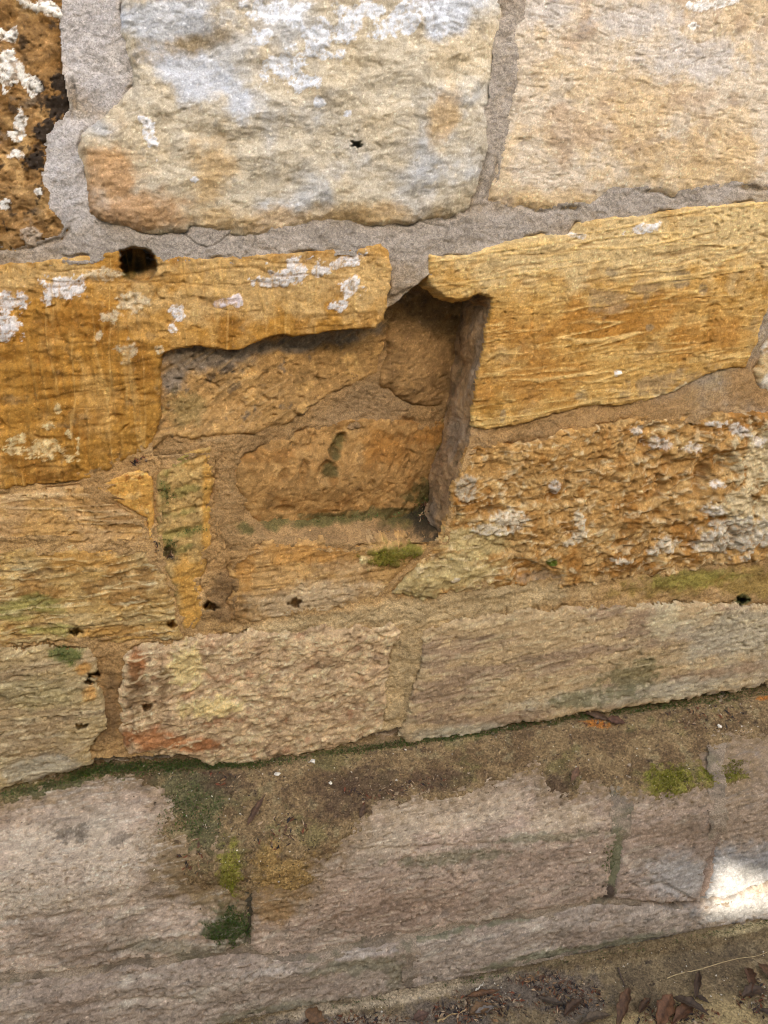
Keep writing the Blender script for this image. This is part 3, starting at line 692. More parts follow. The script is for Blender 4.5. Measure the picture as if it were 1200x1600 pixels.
ppiece('stone', [(-640, 1230), (0, 1190), (390, 1160), (391, 1230), (389, 1320), (388, 1400), (385, 1478), (330, 1490), (200, 1505), (100, 1520), (0, 1532), (-640, 1590)], (192, 166, 138),
       lay(dict(a=.008, f=6), dict(a=.003, f=24), LAM(.0006, 70, 6, 4), dict(a=.0012, f=120)), PT,
       [dict(c=(190, 170, 140), e=[(130, 1330, 170, 70, 0), (60, 1400, 140, 40, 0)], n=.6, f=20, t=.15, w=.4, k=.6), dict(c=(128, 104, 62), e=[(300, 1350, 80, 70, 10), (330, 1400, 50, 30, 0)], n=.8, f=40, t=.25, w=.3, k=.75),
        dict(c=(62, 70, 30), e=[(365, 1440, 40, 44, 0), (345, 1450, 40, 26, 0)], n=.7, f=80, t=.25, w=.25, k=.8, up=.006), dict(c=(132, 124, 96), e=[(350, 1490, 80, 22, 0), (250, 1480, 80, 14, 0)], n=.6, f=30, t=.2, w=.35, k=.6),
        dict(c=(96, 84, 68), e=[(190, 1310, 22, 16, 0), (110, 1300, 40, 16, 0)], n=.9, f=60, t=.3, w=.2, k=.6)],
       fk=[(.006, 9, 5, 5, 1.8, .2), (.0022, 60, 4, 6, 2.4, .28)], st=[(-.0010, 80, 5, 6, (112, 98, 80), .35), (.0006, 80, 6, 8, (208, 194, 168), .4)], pk=1.3, contrast=.34, seed=33, colfn=dusted, edge=9, drop=.006, skirt=.006, extra=bedlines([[(0, 1440), (120, 1425), (260, 1410), (330, 1400)], [(120, 1500), (240, 1475), (350, 1465)]], .0028, 9))
ppiece('stone', [(393, 1160), (960, 1080), (965, 1200), (964, 1300), (950, 1400), (900, 1415), (850, 1424), (700, 1452), (600, 1470), (440, 1500), (392, 1486), (393, 1400), (395, 1300)], (186, 158, 130),
       lay(dict(a=.005, f=6), dict(a=.002, f=24), LAM(.0005, 90, 7, 7), dict(a=.0012, f=120)), PT,
       [dict(c=(196, 172, 138), e=[(700, 1270, 140, 40, -10), (880, 1280, 70, 26, -5), (600, 1310, 60, 40, 0)], n=.6, f=28, t=.15, w=.3, k=.75), dict(c=(158, 118, 62), e=[(440, 1370, 60, 56, 0), (430, 1420, 50, 30, 0)], n=.7, f=35, t=.2, w=.3, k=.8),
        dict(c=(112, 108, 76), e=[(860, 1308, 110, 10, -4), (700, 1340, 120, 12, -6)], n=.9, f=50, t=.25, w=.3, k=.6), dict(c=(146, 118, 92), e=[(620, 1420, 160, 34, -8)], n=.6, f=30, t=.15, w=.4, k=.6)],
       fk=[(.004, 10, 5, 6, 2, .2), (.0022, 60, 4, 7, 2.4, .28)], st=[(-.0010, 85, 7, 7, (112, 94, 74), .4), (.0006, 80, 7, 9, (206, 184, 152), .5)], pk=1.3, contrast=.34, seed=34, colfn=dusted, edge=9, drop=.006, extra=bedlines([[(394, 1430), (440, 1424), (470, 1420)], [(394, 1462), (450, 1455)], [(560, 1330), (640, 1325), (760, 1318)]], .0028, 7))
ppiece('stone', [(970, 1080), (1113, 1060), (1115, 1200), (1119, 1300), (1107, 1360), (1094, 1408), (1060, 1412), (1000, 1411), (960, 1404), (968, 1350), (976, 1300)], (188, 161, 134),
       lay(dict(a=.003, f=7), LAM(.0007, 90, 7, 7), dict(a=.0012, f=120)), PT, [dict(c=(186, 178, 164), e=[(1060, 1370, 60, 40, 0)], n=.5, f=30, t=.15, w=.35, k=.7), dict(c=(150, 124, 96), e=[(1060, 1300, 90, 22, 0)], n=.6, f=30, t=.2, w=.35, k=.7)],
       fk=[(.003, 24, 5, 7, 2.5, .2), (.002, 80, 4, 7, 3, .2)], st=[(-.001, 80, 7, 7, (116, 104, 88), .4)], pk=1.2, contrast=.34, seed=35, colfn=dusted, edge=6, drop=.004, extra=bedlines([[(1015, 1385), (1035, 1380), (1055, 1390), (1078, 1406)]], .005, 6))
ppiece('stone', [(1119, 1060), (1640, 980), (1640, 1290), (1400, 1340), (1200, 1380), (1150, 1398), (1104, 1408), (1116, 1360), (1124, 1300)], (160, 152, 140),
       lay(dict(a=.003, f=7), LAM(.001, 70, 7, 8), dict(a=.0010, f=120)), [dict(c=(146, 138, 124), f=20, t=.2, k=.7, r=3)], [dict(c=(162, 136, 106), e=[(1180, 1230, 200, 105, 0), (1400, 1200, 300, 140, 0)], n=.3, f=30, t=.1, w=.2, k=.9)], fk=[(.003, 24, 5, 7, 2.5, .15), (.002, 80, 4, 7, 3, .15)], st=[(-.002, 60, 8, 8, (140, 132, 120), .4)], seed=36, colfn=dusted, edge=6, drop=.004)
ppiece('stone', [(-640, 1600), (0, 1538), (100, 1526), (240, 1508), (385, 1490), (440, 1505), (600, 1476), (645, 1468), (642, 1500), (636, 1546), (500, 1572), (400, 1594), (300, 1612), (0, 1670), (-640, 1760)], (172, 150, 124),
       lay(dict(a=.005, f=7), dict(a=.003, f=26), LAM(.0007, 70, 5, 8), dict(a=.0012, f=120)), PT,
       [dict(c=(118, 112, 80), e=[(430, 1580, 110, 12, -9), (560, 1510, 100, 14, -8), (620, 1520, 20, 34, 0)], n=.7, f=40, t=.2, w=.3, k=.6), dict(c=(190, 172, 150), e=[(560, 1490, 90, 8, -9), (420, 1520, 70, 8, -5)], n=.7, f=40, t=.2, w=.3, k=.7)],
       fk=[(.005, 20, 5, 8, 2.4, .22), (.002, 70, 4, 8, 3, .22)], st=[(-.0010, 80, 8, 7, (108, 96, 78), .4)], pk=1.3, contrast=.34, seed=37, edge=10, drop=.005, extra=bedlines([[(420, 1515), (470, 1505), (540, 1495), (640, 1478)], [(0, 1590), (150, 1570), (300, 1560)]], .0028, 8))
ppiece('stone', [(650, 1466), (700, 1456), (850, 1430), (950, 1414), (1000, 1418), (1060, 1420), (1098, 1412), (1160, 1399), (1200, 1385), (1400, 1345), (1640, 1300), (1640, 1360), (1200, 1438), (1100, 1456), (1050, 1466), (950, 1486), (880, 1500),
       (780, 1522), (700, 1536), (642, 1546), (646, 1500)], (176, 155, 130),
       lay(dict(a=.004, f=7), dict(a=.002, f=30), LAM(.0007, 80, 6, 8), dict(a=.001, f=120)), PT,
       [dict(c=(108, 106, 72), e=[(850, 1496, 130, 10, -10), (980, 1470, 80, 8, -11), (680, 1460, 60, 10, -9), (780, 1440, 90, 7, -9)], n=.8, f=50, t=.2, w=.3, k=.7), dict(c=(156, 150, 138), e=[(1160, 1420, 90, 24, -10)], n=.5, f=40, t=.2, w=.3, k=.8)],
       fk=[(.004, 20, 5, 9, 2.4, .2), (.002, 70, 4, 9, 3, .2)], st=[(-.001, 80, 9, 7, (110, 100, 84), .4)], pk=1.3, contrast=.34, seed=38, edge=10, drop=.005)
# the cleft corner and the ledge filled with soil
soil = piece('soil', SOIL_POLY, (140, 114, 76),
       [dict(a=.003, f=12), dict(a=.003, f=50), dict(a=.0018, f=140, o=3, g=.8)],
       [dict(c=(112, 88, 58), f=14, t=.1, k=.85), dict(c=(150, 132, 92), f=30, t=.35, k=.6), dict(c=(78, 62, 46), f=50, t=.4, k=.7), dict(c=(116, 108, 60), f=12, t=.35, k=.5)],
       [dict(c=(92, 92, 58), e=[(300, 1240, 80, 50, 0), (100, 1232, 120, 14, -8), (320, 1300, 34, 60, 10)], n=.7, f=35, t=.2, w=.4, k=.7), dict(c=(82, 62, 46), e=[(350, 1222, 50, 24, 10), (560, 1240, 90, 40, -10), (680, 1220, 60, 20, 0), (870, 1230, 36, 26, 0)], n=.8, f=40, t=.2, w=.35, k=.7),
        dict(c=(168, 132, 72), e=[(450, 1370, 60, 40, 0), (420, 1340, 26, 30, 0)], n=.7, f=40, t=.2, w=.3, k=.7), dict(c=(128, 124, 36), e=[(1045, 1222, 46, 28, 0), (1125, 1205, 50, 26, -15), (360, 1360, 22, 50, 0)], n=.8, f=70, t=.2, w=.3, k=.7, up=.005),
        dict(c=(186, 112, 38), e=[(930, 1130, 24, 12, 10), (1195, 1090, 20, 6, 0)], n=.7, f=60, t=.2, w=.2, k=.8)],
       mat=M_SOIL, seed=40, edge=55, drop=.010, lvl=.006, skirt=.0015, pad=6, warp=14, wfreq=16, low=True, is_stone=False, contrast=.22)
tag(soil, 'brown crumbly soil lying on the sloping ledge of the plinth', 'soil', kind='stuff')
# ------------------------------------------------------------------ mortar
NICHE_POLY = [(236, 530), (300, 520), (400, 515), (520, 500), (590, 490), (615, 478), (670, 430), (700, 445), (775, 448), (785, 560), (760, 690), (735, 730), (715, 800), (700, 845), (600, 852), (500, 856), (420, 858), (356, 860), (336, 800), (336, 705), (240, 712)]
def mortar(name, niche, keepfn, seed, base, tints, paints, lvl, relief):
    h = apply_relief(U, W, relief, seed) + lvl
    c = apply_tints(U, W, base, tints, seed)
    if not niche:
        c = mix(c, lin((182, 142, 84)) * np.ones(3), (sstep(600, 720, PY + 60 * fbm(U, W, 7, 2, 3)) * .8)[..., None])
        h = h + .002 * sstep(640, 760, PY) * sstep(1150, 1050, PY + .13 * PX)
    c, h = apply_paint(PX, PY, U, W, c, h, paints, seed)
    c = c * (1 + .32 * fbm(U, W, 70, 5, seed + 9, .75))[..., None]
    hair = streaks(U, W, 7, 20, 1.4, seed + 3, .985)
    h = h - .002 * hair
    c = c * (1 - .35 * hair)[..., None]
    fh_, ft_ = flakes(U + .008 * fbm(U, W, 15, 3, 71), W + .006 * fbm(U, W, 15, 3, 72), 24, 5, 6, 1.8, seed + 5)
    lowm = np.ones(PX.shape) if niche else .3 + .7 * sstep(600, 720, PY)
    h = h + .005 * fh_ * lowm
    pt_ = sstep(.5, .6, perlin(U * 170, W * 180, seed + 6))
    h = h - .002 * pt_ * lowm
    c = c * ((1 + .3 * ft_ * lowm) * (1 - .2 * pt_ * lowm))[..., None]
    blot = fbm(U, W, 11, 4, seed + 33, .65)
    c = c * (1 + .22 * blot)[..., None]
    gap = sstep(7, 1, np.abs(STONE_S - 2)) * sstep(.1, .35, fbm(U, W, 13, 3, seed + 77))
    h = h - .006 * gap
    PB, NB = (PN, NN) if niche else (PF, NF)
    pos = PB + NB * h[..., None]
    keep = keepfn()
    o = from_mask(name, keep, pos, c * GAIN, M_MORTAR, None, None)
    m2 = keep & (STONE_S < 0)
    TOP[m2] = pos[m2]
    return under(o, wall)
ns = sdf(PX, PY, NICHE_POLY)
NF_POLY = NICHE_POLY[:9] + CHEEK + NICHE_POLY[14:]
nfront = sdf(PX, PY, NF_POLY)
wall_rows = PY < np.interp(PX, [a_[0] for a_ in SEAM], [a_[1] for a_ in SEAM]) - 3
MREL = [dict(a=.005, f=9), dict(a=.002, f=28), dict(a=.0012, f=50, ang=5, r=7, o=2), dict(a=.002, f=45), dict(a=.0016, f=150, o=4, g=.75)]
MT = [dict(c=(124, 110, 92), f=9, t=.1, k=.7), dict(c=(164, 142, 104), f=14, t=.2, k=.7), dict(c=(176, 166, 150), f=40, t=.35, k=.5)]
MP = [dict(c=(180, 178, 178), e=[(150, 60, 90, 140, 0), (110, 260, 70, 120, 0), (140, -60, 100, 120, 0)], n=.3, f=20, t=.1, w=.4, k=.75),
      dict(c=(158, 150, 140), e=[(400, 385, 420, 50, 0), (720, 370, 180, 50, 0), (780, 150, 60, 200, 8), (1000, 315, 260, 40, -5)], n=.3, f=20, t=.1, w=.4, k=.75),
      dict(c=(164, 126, 76), e=[(370, 800, 80, 190, 0), (900, 660, 240, 40, -8), (1190, 600, 60, 40, 0), (175, 1080, 50, 90, 0), (160, 760, 120, 40, -15)], n=.4, f=20, t=.1, w=.4, k=.85),
      dict(c=(186, 160, 114), e=[(760, 940, 160, 26, -7), (620, 1070, 60, 110, 10), (640, 960, 110, 24, -5), (500, 975, 140, 16, -6)], n=.5, f=26, t=.1, w=.35, k=.85),
      dict(c=(146, 120, 54), e=[(1080, 912, 140, 18, -6), (1180, 908, 80, 26, 0)], n=.9, f=34, t=.2, w=.3, k=.7),
      dict(c=(150, 140, 62), e=[(1080, 905, 80, 16, -5)], n=.7, f=50, t=.2, w=.3, k=.7),
      dict(c=(118, 90, 58), e=[(170, 1110, 24, 70, 5), (350, 930, 30, 50, 0)], n=.4, f=30, t=.2, w=.3, k=.7),
      dict(c=(62, 74, 36), e=[(1160, 938, 16, 12, 0)], n=.5, f=60, t=.2, w=.2, k=.8)]
mo = mortar('mortar', False, lambda: (STONE_S < 12) & (nfront < 0) & wall_rows, 51, (150, 132, 108), MT, MP, -.003, MREL)
mn = mortar('mortar', True, lambda: (STONE_S < 14) & (ns > -10) & (PY < 900), 52, (166, 130, 82), [dict(c=(146, 114, 72), f=12, t=.1, k=.7), dict(c=(158, 128, 84), f=30, t=.35, k=.6)],
     [dict(c=(150, 124, 90), e=[(590, 630, 110, 40, -20)], n=.3, f=20, t=.1, w=.4, k=.6), dict(c=(84, 84, 40), e=[(540, 806, 160, 10, -4), (640, 800, 80, 24, 0), (425, 815, 18, 14, 0), (385, 825, 14, 12, 0)], n=.7, f=45, t=.2, w=.3, k=.75),
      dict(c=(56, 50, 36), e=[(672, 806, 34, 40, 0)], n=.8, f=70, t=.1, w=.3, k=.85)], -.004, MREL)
mo['label'] = 'grey to tan sandy mortar joints between the stones'
mn['label'] = 'brown mortar inside the recess and on its sill'

# mortar under the plinth joints and at the base course
keep = (STONE_S < 12) & (PY > (1232 - PX * 0.132) - 30)
gs = sdf(PX, PY, [(-640, 1780), (0, 1668), (400, 1596), (700, 1540), (900, 1500), (1050, 1470), (1200, 1441), (1640, 1358), (1640, 1900), (-640, 1900)])
keep &= gs < 8
h = apply_relief(U, W, MREL, 53) - .004
h = h - .030 * sstep(7, 2, seg_dist(PX, PY, [(1010, 1414), (1096, 1411), (1150, 1400), (1200, 1385), (1400, 1345)]))
h = h + .006 * sstep(1318, 1290, PY) + .006 * sstep(.1, .5, ell(PX, PY, 643, 1508, 40, 60))
c = apply_tints(U, W, (158, 137, 110), [dict(c=(120, 104, 84), f=14, t=.1, k=.8), dict(c=(116, 106, 80), f=18, t=.3, k=.7)], 53)
c, h = apply_paint(PX, PY, U, W, c, h, [dict(c=(44, 46, 30), e=[(388, 1430, 12, 60, 0)], n=.4, t=.2, w=.3, k=.8), dict(c=(112, 112, 78), e=[(955, 1350, 24, 60, 10)], n=.4, t=.1, w=.3, k=.8), dict(c=(86, 70, 56), e=[(948, 1395, 16, 14, 0)], n=.4, t=.1, w=.3),
      dict(c=(140, 116, 98), e=[(1108, 1370, 16, 70, 14)], n=.3, t=.1, w=.3, k=.8)], 53)
pos = PL + NF * h[..., None]
pm = from_mask('mortar', keep, pos, c * GAIN, M_MORTAR, None, None)
under(pm, plinth)

# the deep right side of the recess: a dressed cheek running back into the wall
edge = np.array(CHEEK, float)
tt = np.linspace(-.03, 1.01, 300); seg = np.linspace(0, 1, len(edge))
ex = np.interp(tt, seg, edge[:, 0]); ey = np.interp(tt, seg, edge[:, 1]) + np.minimum(tt, 0) * 400
kk = np.linspace(0, 1, 90)
EX, K = np.meshgrid(ex, kk); EYY, _ = np.meshgrid(ey, kk); T_, _ = np.meshgrid(tt, kk)
off = np.where(K < .1, 8 - 90 * K, -1 - (K - .1) * (15 - 9 * T_))
dep = np.where(K < .1, .004 + .07 * K, .011 + (K - .1) * .140)
Vb = rays(EX + off, EYY)
B = CAM + Vb * (-CAM[1] / Vb[..., 1])[..., None]
n1 = (fbm(T_ * .42, K * .1, 18, 4, 71) * .008 + fbm(T_ * .42, K * .1, 90, 4, 72, .7) * .002) * sstep(.02, .2, K)
B[..., 1] += dep
fh, ft = flakes((T_ * .42).astype(np.float32), (K * .14).astype(np.float32), 22, 5, 80, 1.5, 711)
B[..., 0] += n1 - .006 * fh * sstep(.02, .2, K)
cc = apply_tints((T_ * .42).astype(np.float32), (K * .1).astype(np.float32), (162, 128, 86), [dict(c=(138, 108, 74), f=16, t=.1, k=.8), dict(c=(160, 138, 110), f=10, t=.2, k=.7, r=2), dict(c=(100, 84, 56), f=50, t=.4, k=.6)], 73) * GAIN
cc *= ((1 + .3 * fbm(T_ * .42, K * .14, 90, 4, 74)) * (1 + .3 * ft))[..., None]
nk, ntt = K.shape
ii = np.arange(nk * ntt).reshape(nk, ntt)
f = np.stack([ii[:-1, :-1].ravel(), ii[1:, :-1].ravel(), ii[1:, 1:].ravel(), ii[:-1, 1:].ravel()], -1)
ck = mesh_obj('recess_side', B.reshape(-1, 3), f, M_STONE, cc.reshape(-1, 3))
ck['label'] = 'straight shaded right side of the recess'
under(ck, wall)

# solid core of the wall behind the faces and beyond the picture
def boxes(name, bl, mat, colour, parent=None):
    v, q = [], []
    for (x0, x1, y0, y1, z0, z1) in bl:
        b = len(v)
        v += [(x0, y0, z0), (x1, y0, z0), (x1, y1, z0), (x0, y1, z0), (x0, y0, z1), (x1, y0, z1), (x1, y1, z1), (x0, y1, z1)]
        q += [[b + i for i in s] for s in ((0, 3, 2, 1), (4, 5, 6, 7), (0, 1, 5, 4), (1, 2, 6, 5), (2, 3, 7, 6), (3, 0, 4, 7))]
    return mesh_obj(name, np.array(v), np.array(q), mat, np.tile(lin(colour) * GAIN, (len(v), 1)), parent, smooth=False)
core = boxes('core', [(-4, 5, .125, .55, -.2, 2.5)], M_MORTAR, (170, 140, 90))
under(core, wall)

# ------------------------------------------------------------------ ground
h = apply_relief(U, W, [dict(a=.004, f=8), dict(a=.002, f=40), dict(a=.0016, f=130, o=3, g=.8)], 60)
c = apply_tints(U, W, (134, 112, 78), [dict(c=(108, 90, 64), f=10, t=.1, k=.8), dict(c=(156, 134, 96), f=20, t=.35, k=.6), dict(c=(84, 70, 54), f=60, t=.4, k=.7)], 60)
c, h = apply_paint(PX, PY, U, W, c, h, [dict(c=(186, 164, 130), e=[(640, 1552, 120, 14, -10), (500, 1580, 70, 10, -10), (560, 1600, 80, 14, 0), (780, 1530, 70, 9, -10)], n=.5, f=30, t=.1, w=.35, k=.8),
      dict(c=(108, 94, 80), e=[(820, 1545, 120, 34, -5), (700, 1590, 100, 30, 0), (520, 1610, 160, 28, 0), (900, 1570, 60, 40, 0)], n=.7, f=45, t=.2, w=.35, k=.75),
      dict(c=(178, 152, 100), e=[(1120, 1590, 110, 40, 0), (1000, 1600, 70, 20, 0)], n=.5, f=30, t=.15, w=.4, k=.7),
      dict(c=(200, 178, 130), e=[(1160, 1452, 60, 9, -10)], n=.5, f=40, t=.15, w=.3, k=.8)], 60)
c = c * (1 + .25 * fbm(U, W, 80, 4, 69, .75))[..., None]
keep = gs > -10
pos = PF + NF * h[..., None]
m2 = gs > 2
TOP[m2] = pos[m2]
ground = from_mask('ground', keep, pos, c * GAIN, M_SOIL, None, None)
tag(ground, 'bare tan earth at the foot of the plinth', 'ground', kind='structure')
# the same ground running on to the horizon: joined into the one sheet, 12 mm lower so that it lies under the surveyed strip
far = mesh_obj('far', np.array([(-600, -600, -.012), (600, -600, -.012), (600, 600, -.012), (-600, 600, -.012)]), np.array([[0, 1, 2, 3]]), M_SOIL, np.tile(lin((150, 128, 92)) * GAIN, (4, 1)))
with bpy.context.temp_override(active_object=ground, object=ground, selected_objects=[ground, far], selected_editable_objects=[ground, far]):
    bpy.ops.object.join()

# ------------------------------------------------------------------ unseen screen added to shade the wall, its gap shaped for the sun patch
m_opp, n_opp, b_opp = mat_new('shade_screen_tan', 0.9, 0.2)
b_opp.inputs['Base Color'].default_value = (.45, .40, .33, 1)
OY = -5.0
def to_opp(px, py, plane):
    vv = rays(np.array([[float(px)]]), np.array([[float(py)]]))[0, 0]
    nn, dd = plane
    p = CAM + vv * ((dd - CAM @ nn) / (vv @ nn))
    k = (OY - p[1]) / sdir.y
    return (p[0] + sdir.x * k, p[2] + sdir.z * k)
a = to_opp(1128, 1330, FACE); b2 = to_opp(1330, 1400, FACE); c2 = to_opp(1310, 1404, TOE_FACE); d2 = to_opp(1106, 1432, TOE_FACE)
inner = [a, b2, c2, d2]
x0, x1, z0, z1 = -9.0, 12.0, -.2, 4.1
outer = [(x0, z1), (x1, z1), (x1, z0), (x0, z0)]
v = []; q = []
for yy in (OY, OY - .06):
    for (x, z) in outer + inner:
        v.append((x, yy, z))
for s in (0, 8):
    for i in range(4):
        j = (i + 1) % 4
        q.append([s + i, s + j, s + 4 + j, s + 4 + i])
for i in range(4):
    j = (i + 1) % 4
    q.append([4 + i, 4 + j, 12 + j, 12 + i]); q.append([i, j, 8 + j, 8 + i])
opp = mesh_obj('shade_screen', np.array(v), np.array(q), m_opp, None, None, smooth=False)
tag(opp, 'unseen pale screen added to shade the wall, with a gap for the sun patch', 'wall')

# ------------------------------------------------------------------ small things lying on the ledge and the ground
TOPN = grid_normals(TOP)
def at(px, py):
    i = int(np.clip(np.searchsorted(XS, px), 0, NX - 1)); j = int(np.clip(np.searchsorted(YS, py), 0, NY - 1))
    return TOP[j, i].copy(), NF[j, i].copy()

def pick(weight, n):
    w = np.clip(weight, 0, None).ravel().astype(np.float64)
    w = np.cumsum(w); k = np.searchsorted(w, rng.random(n) * w[-1])
    return k

INF = (PX > -30) & (PX < 1230) & (PY > 350) & (PY < 1640)
def wsum(ells, n=.6, f=50, seed=0, t=.15):
    m = np.full(PX.shape, -9., np.float32)
    for e in ells:
        m = np.maximum(m, ell(PX, PY, *e))
    m = m + n * fbm(U, W, f, 3, seed)
    return np.where(INF, sstep(t, t + .5, m), 0)

# moss: tiny upright blades
SEAM_ = [(-40, 1243), (60, 1222), (110, 1206), (170, 1191), (300, 1184), (400, 1190), (500, 1171), (620, 1157), (760, 1134), (900, 1108), (1000, 1097), (1230, 1065)]
sd = seg_dist(PX, PY - 7, SEAM) + 5 * fbm(U, W, 30, 3, 8)
wm = 1.8 * sstep(11, 2, sd) * (.25 + 1.0 * sstep(90, 130, PX) * sstep(460, 330, PX) + .5 * sstep(480, 620, PX) * sstep(1250, 1000, PX)) * (PY > 1000) * INF
wm += sstep(16, 4, np.abs(seg_dist(PX, PY, [(110, 1210), (200, 1204), (300, 1200)]))) * .4 * (PY > 1000)
wm += 1.3 * wsum([(366, 1444, 34, 40, 10), (350, 1452, 42, 24, 0)], seed=3) + .9 * wsum([(1045, 1222, 44, 28, 0), (1130, 1206, 46, 22, -15)], seed=4)
wm += .7 * wsum([(605, 868, 42, 17, -4), (640, 862, 24, 12, 0)], seed=5) + .4 * wsum([(358, 1370, 20, 50, 0), (300, 1270, 60, 60, 0)], seed=6) + .3 * wsum([(105, 1022, 32, 15, 5)], seed=7)
wm += .35 * wsum([(950, 1345, 14, 40, 10)], seed=9) + .35 * wsum([(262, 768, 16, 30, 0), (290, 832, 44, 6, -12), (262, 846, 20, 12, 0)], seed=10) + .5 * wsum([(862, 878, 9, 6, 0)], seed=12)
TOE = [(280, 1617), (400, 1595), (550, 1566), (700, 1539), (800, 1518), (900, 1498), (1000, 1480), (1230, 1435)]
wm += .22 * sstep(6, 1, seg_dist(PX, PY, TOE) + 5 * fbm(U, W, 30, 3, 18)) * (fbm(U, W, 9, 2, 19) > 0) * INF
wm += .25 * wsum([(660, 785, 28, 26, -20), (560, 806, 120, 5, -2), (1160, 938, 16, 10, 0)], seed=13)
cell = np.gradient(PX, axis=1) * np.gradient(PY, axis=0)
NM = 30000
k = pick(wm * cell, NM)
P = TOP.reshape(-1, 3)[k] + rng.normal(0, .0009, (NM, 3)); N = NF.reshape(-1, 3)[k]
d = N + rng.normal(0, .55, (NM, 3)) + np.array([0, 0, .35]); d /= np.linalg.norm(d, axis=1, keepdims=True)
side = np.cross(d, rng.normal(0, 1, (NM, 3))); side /= np.linalg.norm(side, axis=1, keepdims=True)
ln = rng.uniform(.0018, .0055, (NM, 1)); wd = rng.uniform(.0005, .0012, (NM, 1))
v = np.stack([P - side * wd - d * .001, P + side * wd - d * .001, P + d * ln], 1).reshape(-1, 3)
pxk, pyk = PX.ravel()[k], PY.ravel()[k]
bright = ((pxk > 980) & (pyk > 1150) & (pyk < 1260)) | ((pyk > 840) & (pyk < 890) & (pxk > 540)) | ((pxk > 330) & (pxk < 390) & (pyk > 1320) & (pyk < 1400))
mc = np.where(bright[:, None], lin((126, 122, 42)), lin((78, 92, 44))) * rng.uniform(.6, 1.5, (NM, 1)) * np.array([1, 1, 1]) + rng.normal(0, .008, (NM, 3))
moss = mesh_obj('moss', v, np.arange(NM * 3).reshape(-1, 3), M_MOSS, np.repeat(mc, 3, 0), None, smooth=False)
tag(moss, 'green moss growing along the ledge seam and in damp corners', 'moss', kind='stuff')

# pale chips and crumbs
OCT = np.array([(1, 0, 0), (-1, 0, 0), (0, 1, 0), (0, -1, 0), (0, 0, 1), (0, 0, -1)], float)
OF = np.array([(0, 2, 4), (2, 1, 4), (1, 3, 4), (3, 0, 4), (2, 0, 5), (1, 2, 5), (3, 1, 5), (0, 3, 5)])
def pebble(size):
    p = OCT * rng.uniform(.5, 1.2, (6, 1)) * np.array([1, .8, .6]) + rng.normal(0, .18, (6, 3))
    a = rng.uniform(0, 6.28); c_, s_ = math.cos(a), math.sin(a)
    return (p @ np.array([(c_, -s_, 0), (s_, c_, 0), (0, 0, 1)])) * size
soil_w = sstep(0, 20, sdf(PX, PY, SOIL_POLY)) * (.6 + sstep(0, .4, fbm(U, W, 8, 2, 29))) + .8 * sstep(0, 6, gs) * (PY < 1640) + .10 * sstep(1260, 1300, PY) * (PY < 1420)
NC = 900
k = pick(soil_w * cell * INF, NC)
vv, ff, ccs = [], [], []
for i, kk_ in enumerate(k):
    s_ = .0006 + .0022 * rng.random() ** 3
    b = len(vv) * 6
    vv.append(TOP.reshape(-1, 3)[kk_] + pebble(s_)); ff.append(OF + b)
    ccs.append(np.tile(lin((226, 212, 184)) * rng.uniform(.35, 1.0), (6, 1)))
chips = mesh_obj('stone_chips', np.concatenate(vv), np.concatenate(ff), M_CHIP, np.concatenate(ccs), None, smooth=False)
tag(chips, 'scattered pale crumbs of stone on the soil', 'chips', kind='stuff')

# crumbs of soil
NS = 6500
k = pick((sstep(0, 25, sdf(PX, PY, SOIL_POLY)) + .12 * sstep(-60, 0, sdf(PX, PY, SOIL_POLY)) * (PY > 1180) + .7 * sstep(0, 8, gs) * (PY < 1640)) * (.3 + sstep(-.2, .4, fbm(U, W, 10, 3, 39))) * cell * INF, NS)
vv, ff, ccs = [], [], []
spal = [lin(c_) for c_ in ((128, 102, 68), (96, 76, 52), (150, 126, 88), (70, 56, 42), (116, 98, 60))]
for i, kk_ in enumerate(k):
    s_ = .0007 + .0021 * rng.random() ** 2.5
    vv.append(TOP.reshape(-1, 3)[kk_] + pebble(s_)); ff.append(OF + 6 * i)
    ccs.append(np.tile(spal[rng.integers(0, 5)] * rng.uniform(.7, 1.2), (6, 1)))
crumbs = mesh_obj('soil_crumbs', np.concatenate(vv), np.concatenate(ff), M_CHIP, np.concatenate(ccs), None, smooth=False)
tag(crumbs, 'loose brown crumbs of soil on the ledge and ground', 'soil', kind='stuff')

# crumbled leaf litter
lw = wsum([(740, 1575, 120, 34, -6), (560, 1600, 120, 24, 0), (880, 1560, 80, 40, 0), (830, 1530, 70, 16, -8), (1060, 1590, 90, 26, 0), (1180, 1560, 40, 40, 0)], .5, 40, 31) * (gs > 4)
lw += .35 * wsum([(350, 1215, 40, 22, 10), (620, 1235, 120, 22, -10), (940, 1125, 50, 18, 0), (1100, 1120, 90, 30, -10), (300, 1340, 40, 40, 0), (440, 1300, 50, 40, 0)], .6, 40, 32)
lw += 1.2 * wsum([(216, 722, 26, 8, -20), (246, 852, 8, 12, 0), (262, 868, 13, 14, 0)], .4, 60, 33) + 2.5 * wsum([(668, 802, 20, 24, 10)], .4, 60, 34)
NL = 2300
k = pick(lw * cell * INF, NL)
P = TOP.reshape(-1, 3)[k]; N = NF.reshape(-1, 3)[k]
d = np.cross(N, rng.normal(0, 1, (NL, 3))); d /= np.linalg.norm(d, axis=1, keepdims=True)
d = d + N * rng.normal(.1, .3, (NL, 1))
s2 = np.cross(N + rng.normal(0, .5, (NL, 3)), d); s2 /= np.linalg.norm(s2, axis=1, keepdims=True)
L_ = rng.uniform(.0015, .0065, (NL, 1)); w_ = L_ * rng.uniform(.12, .45, (NL, 1)); lift = N * rng.uniform(.0005, .0025, (NL, 1))
A_ = P + lift
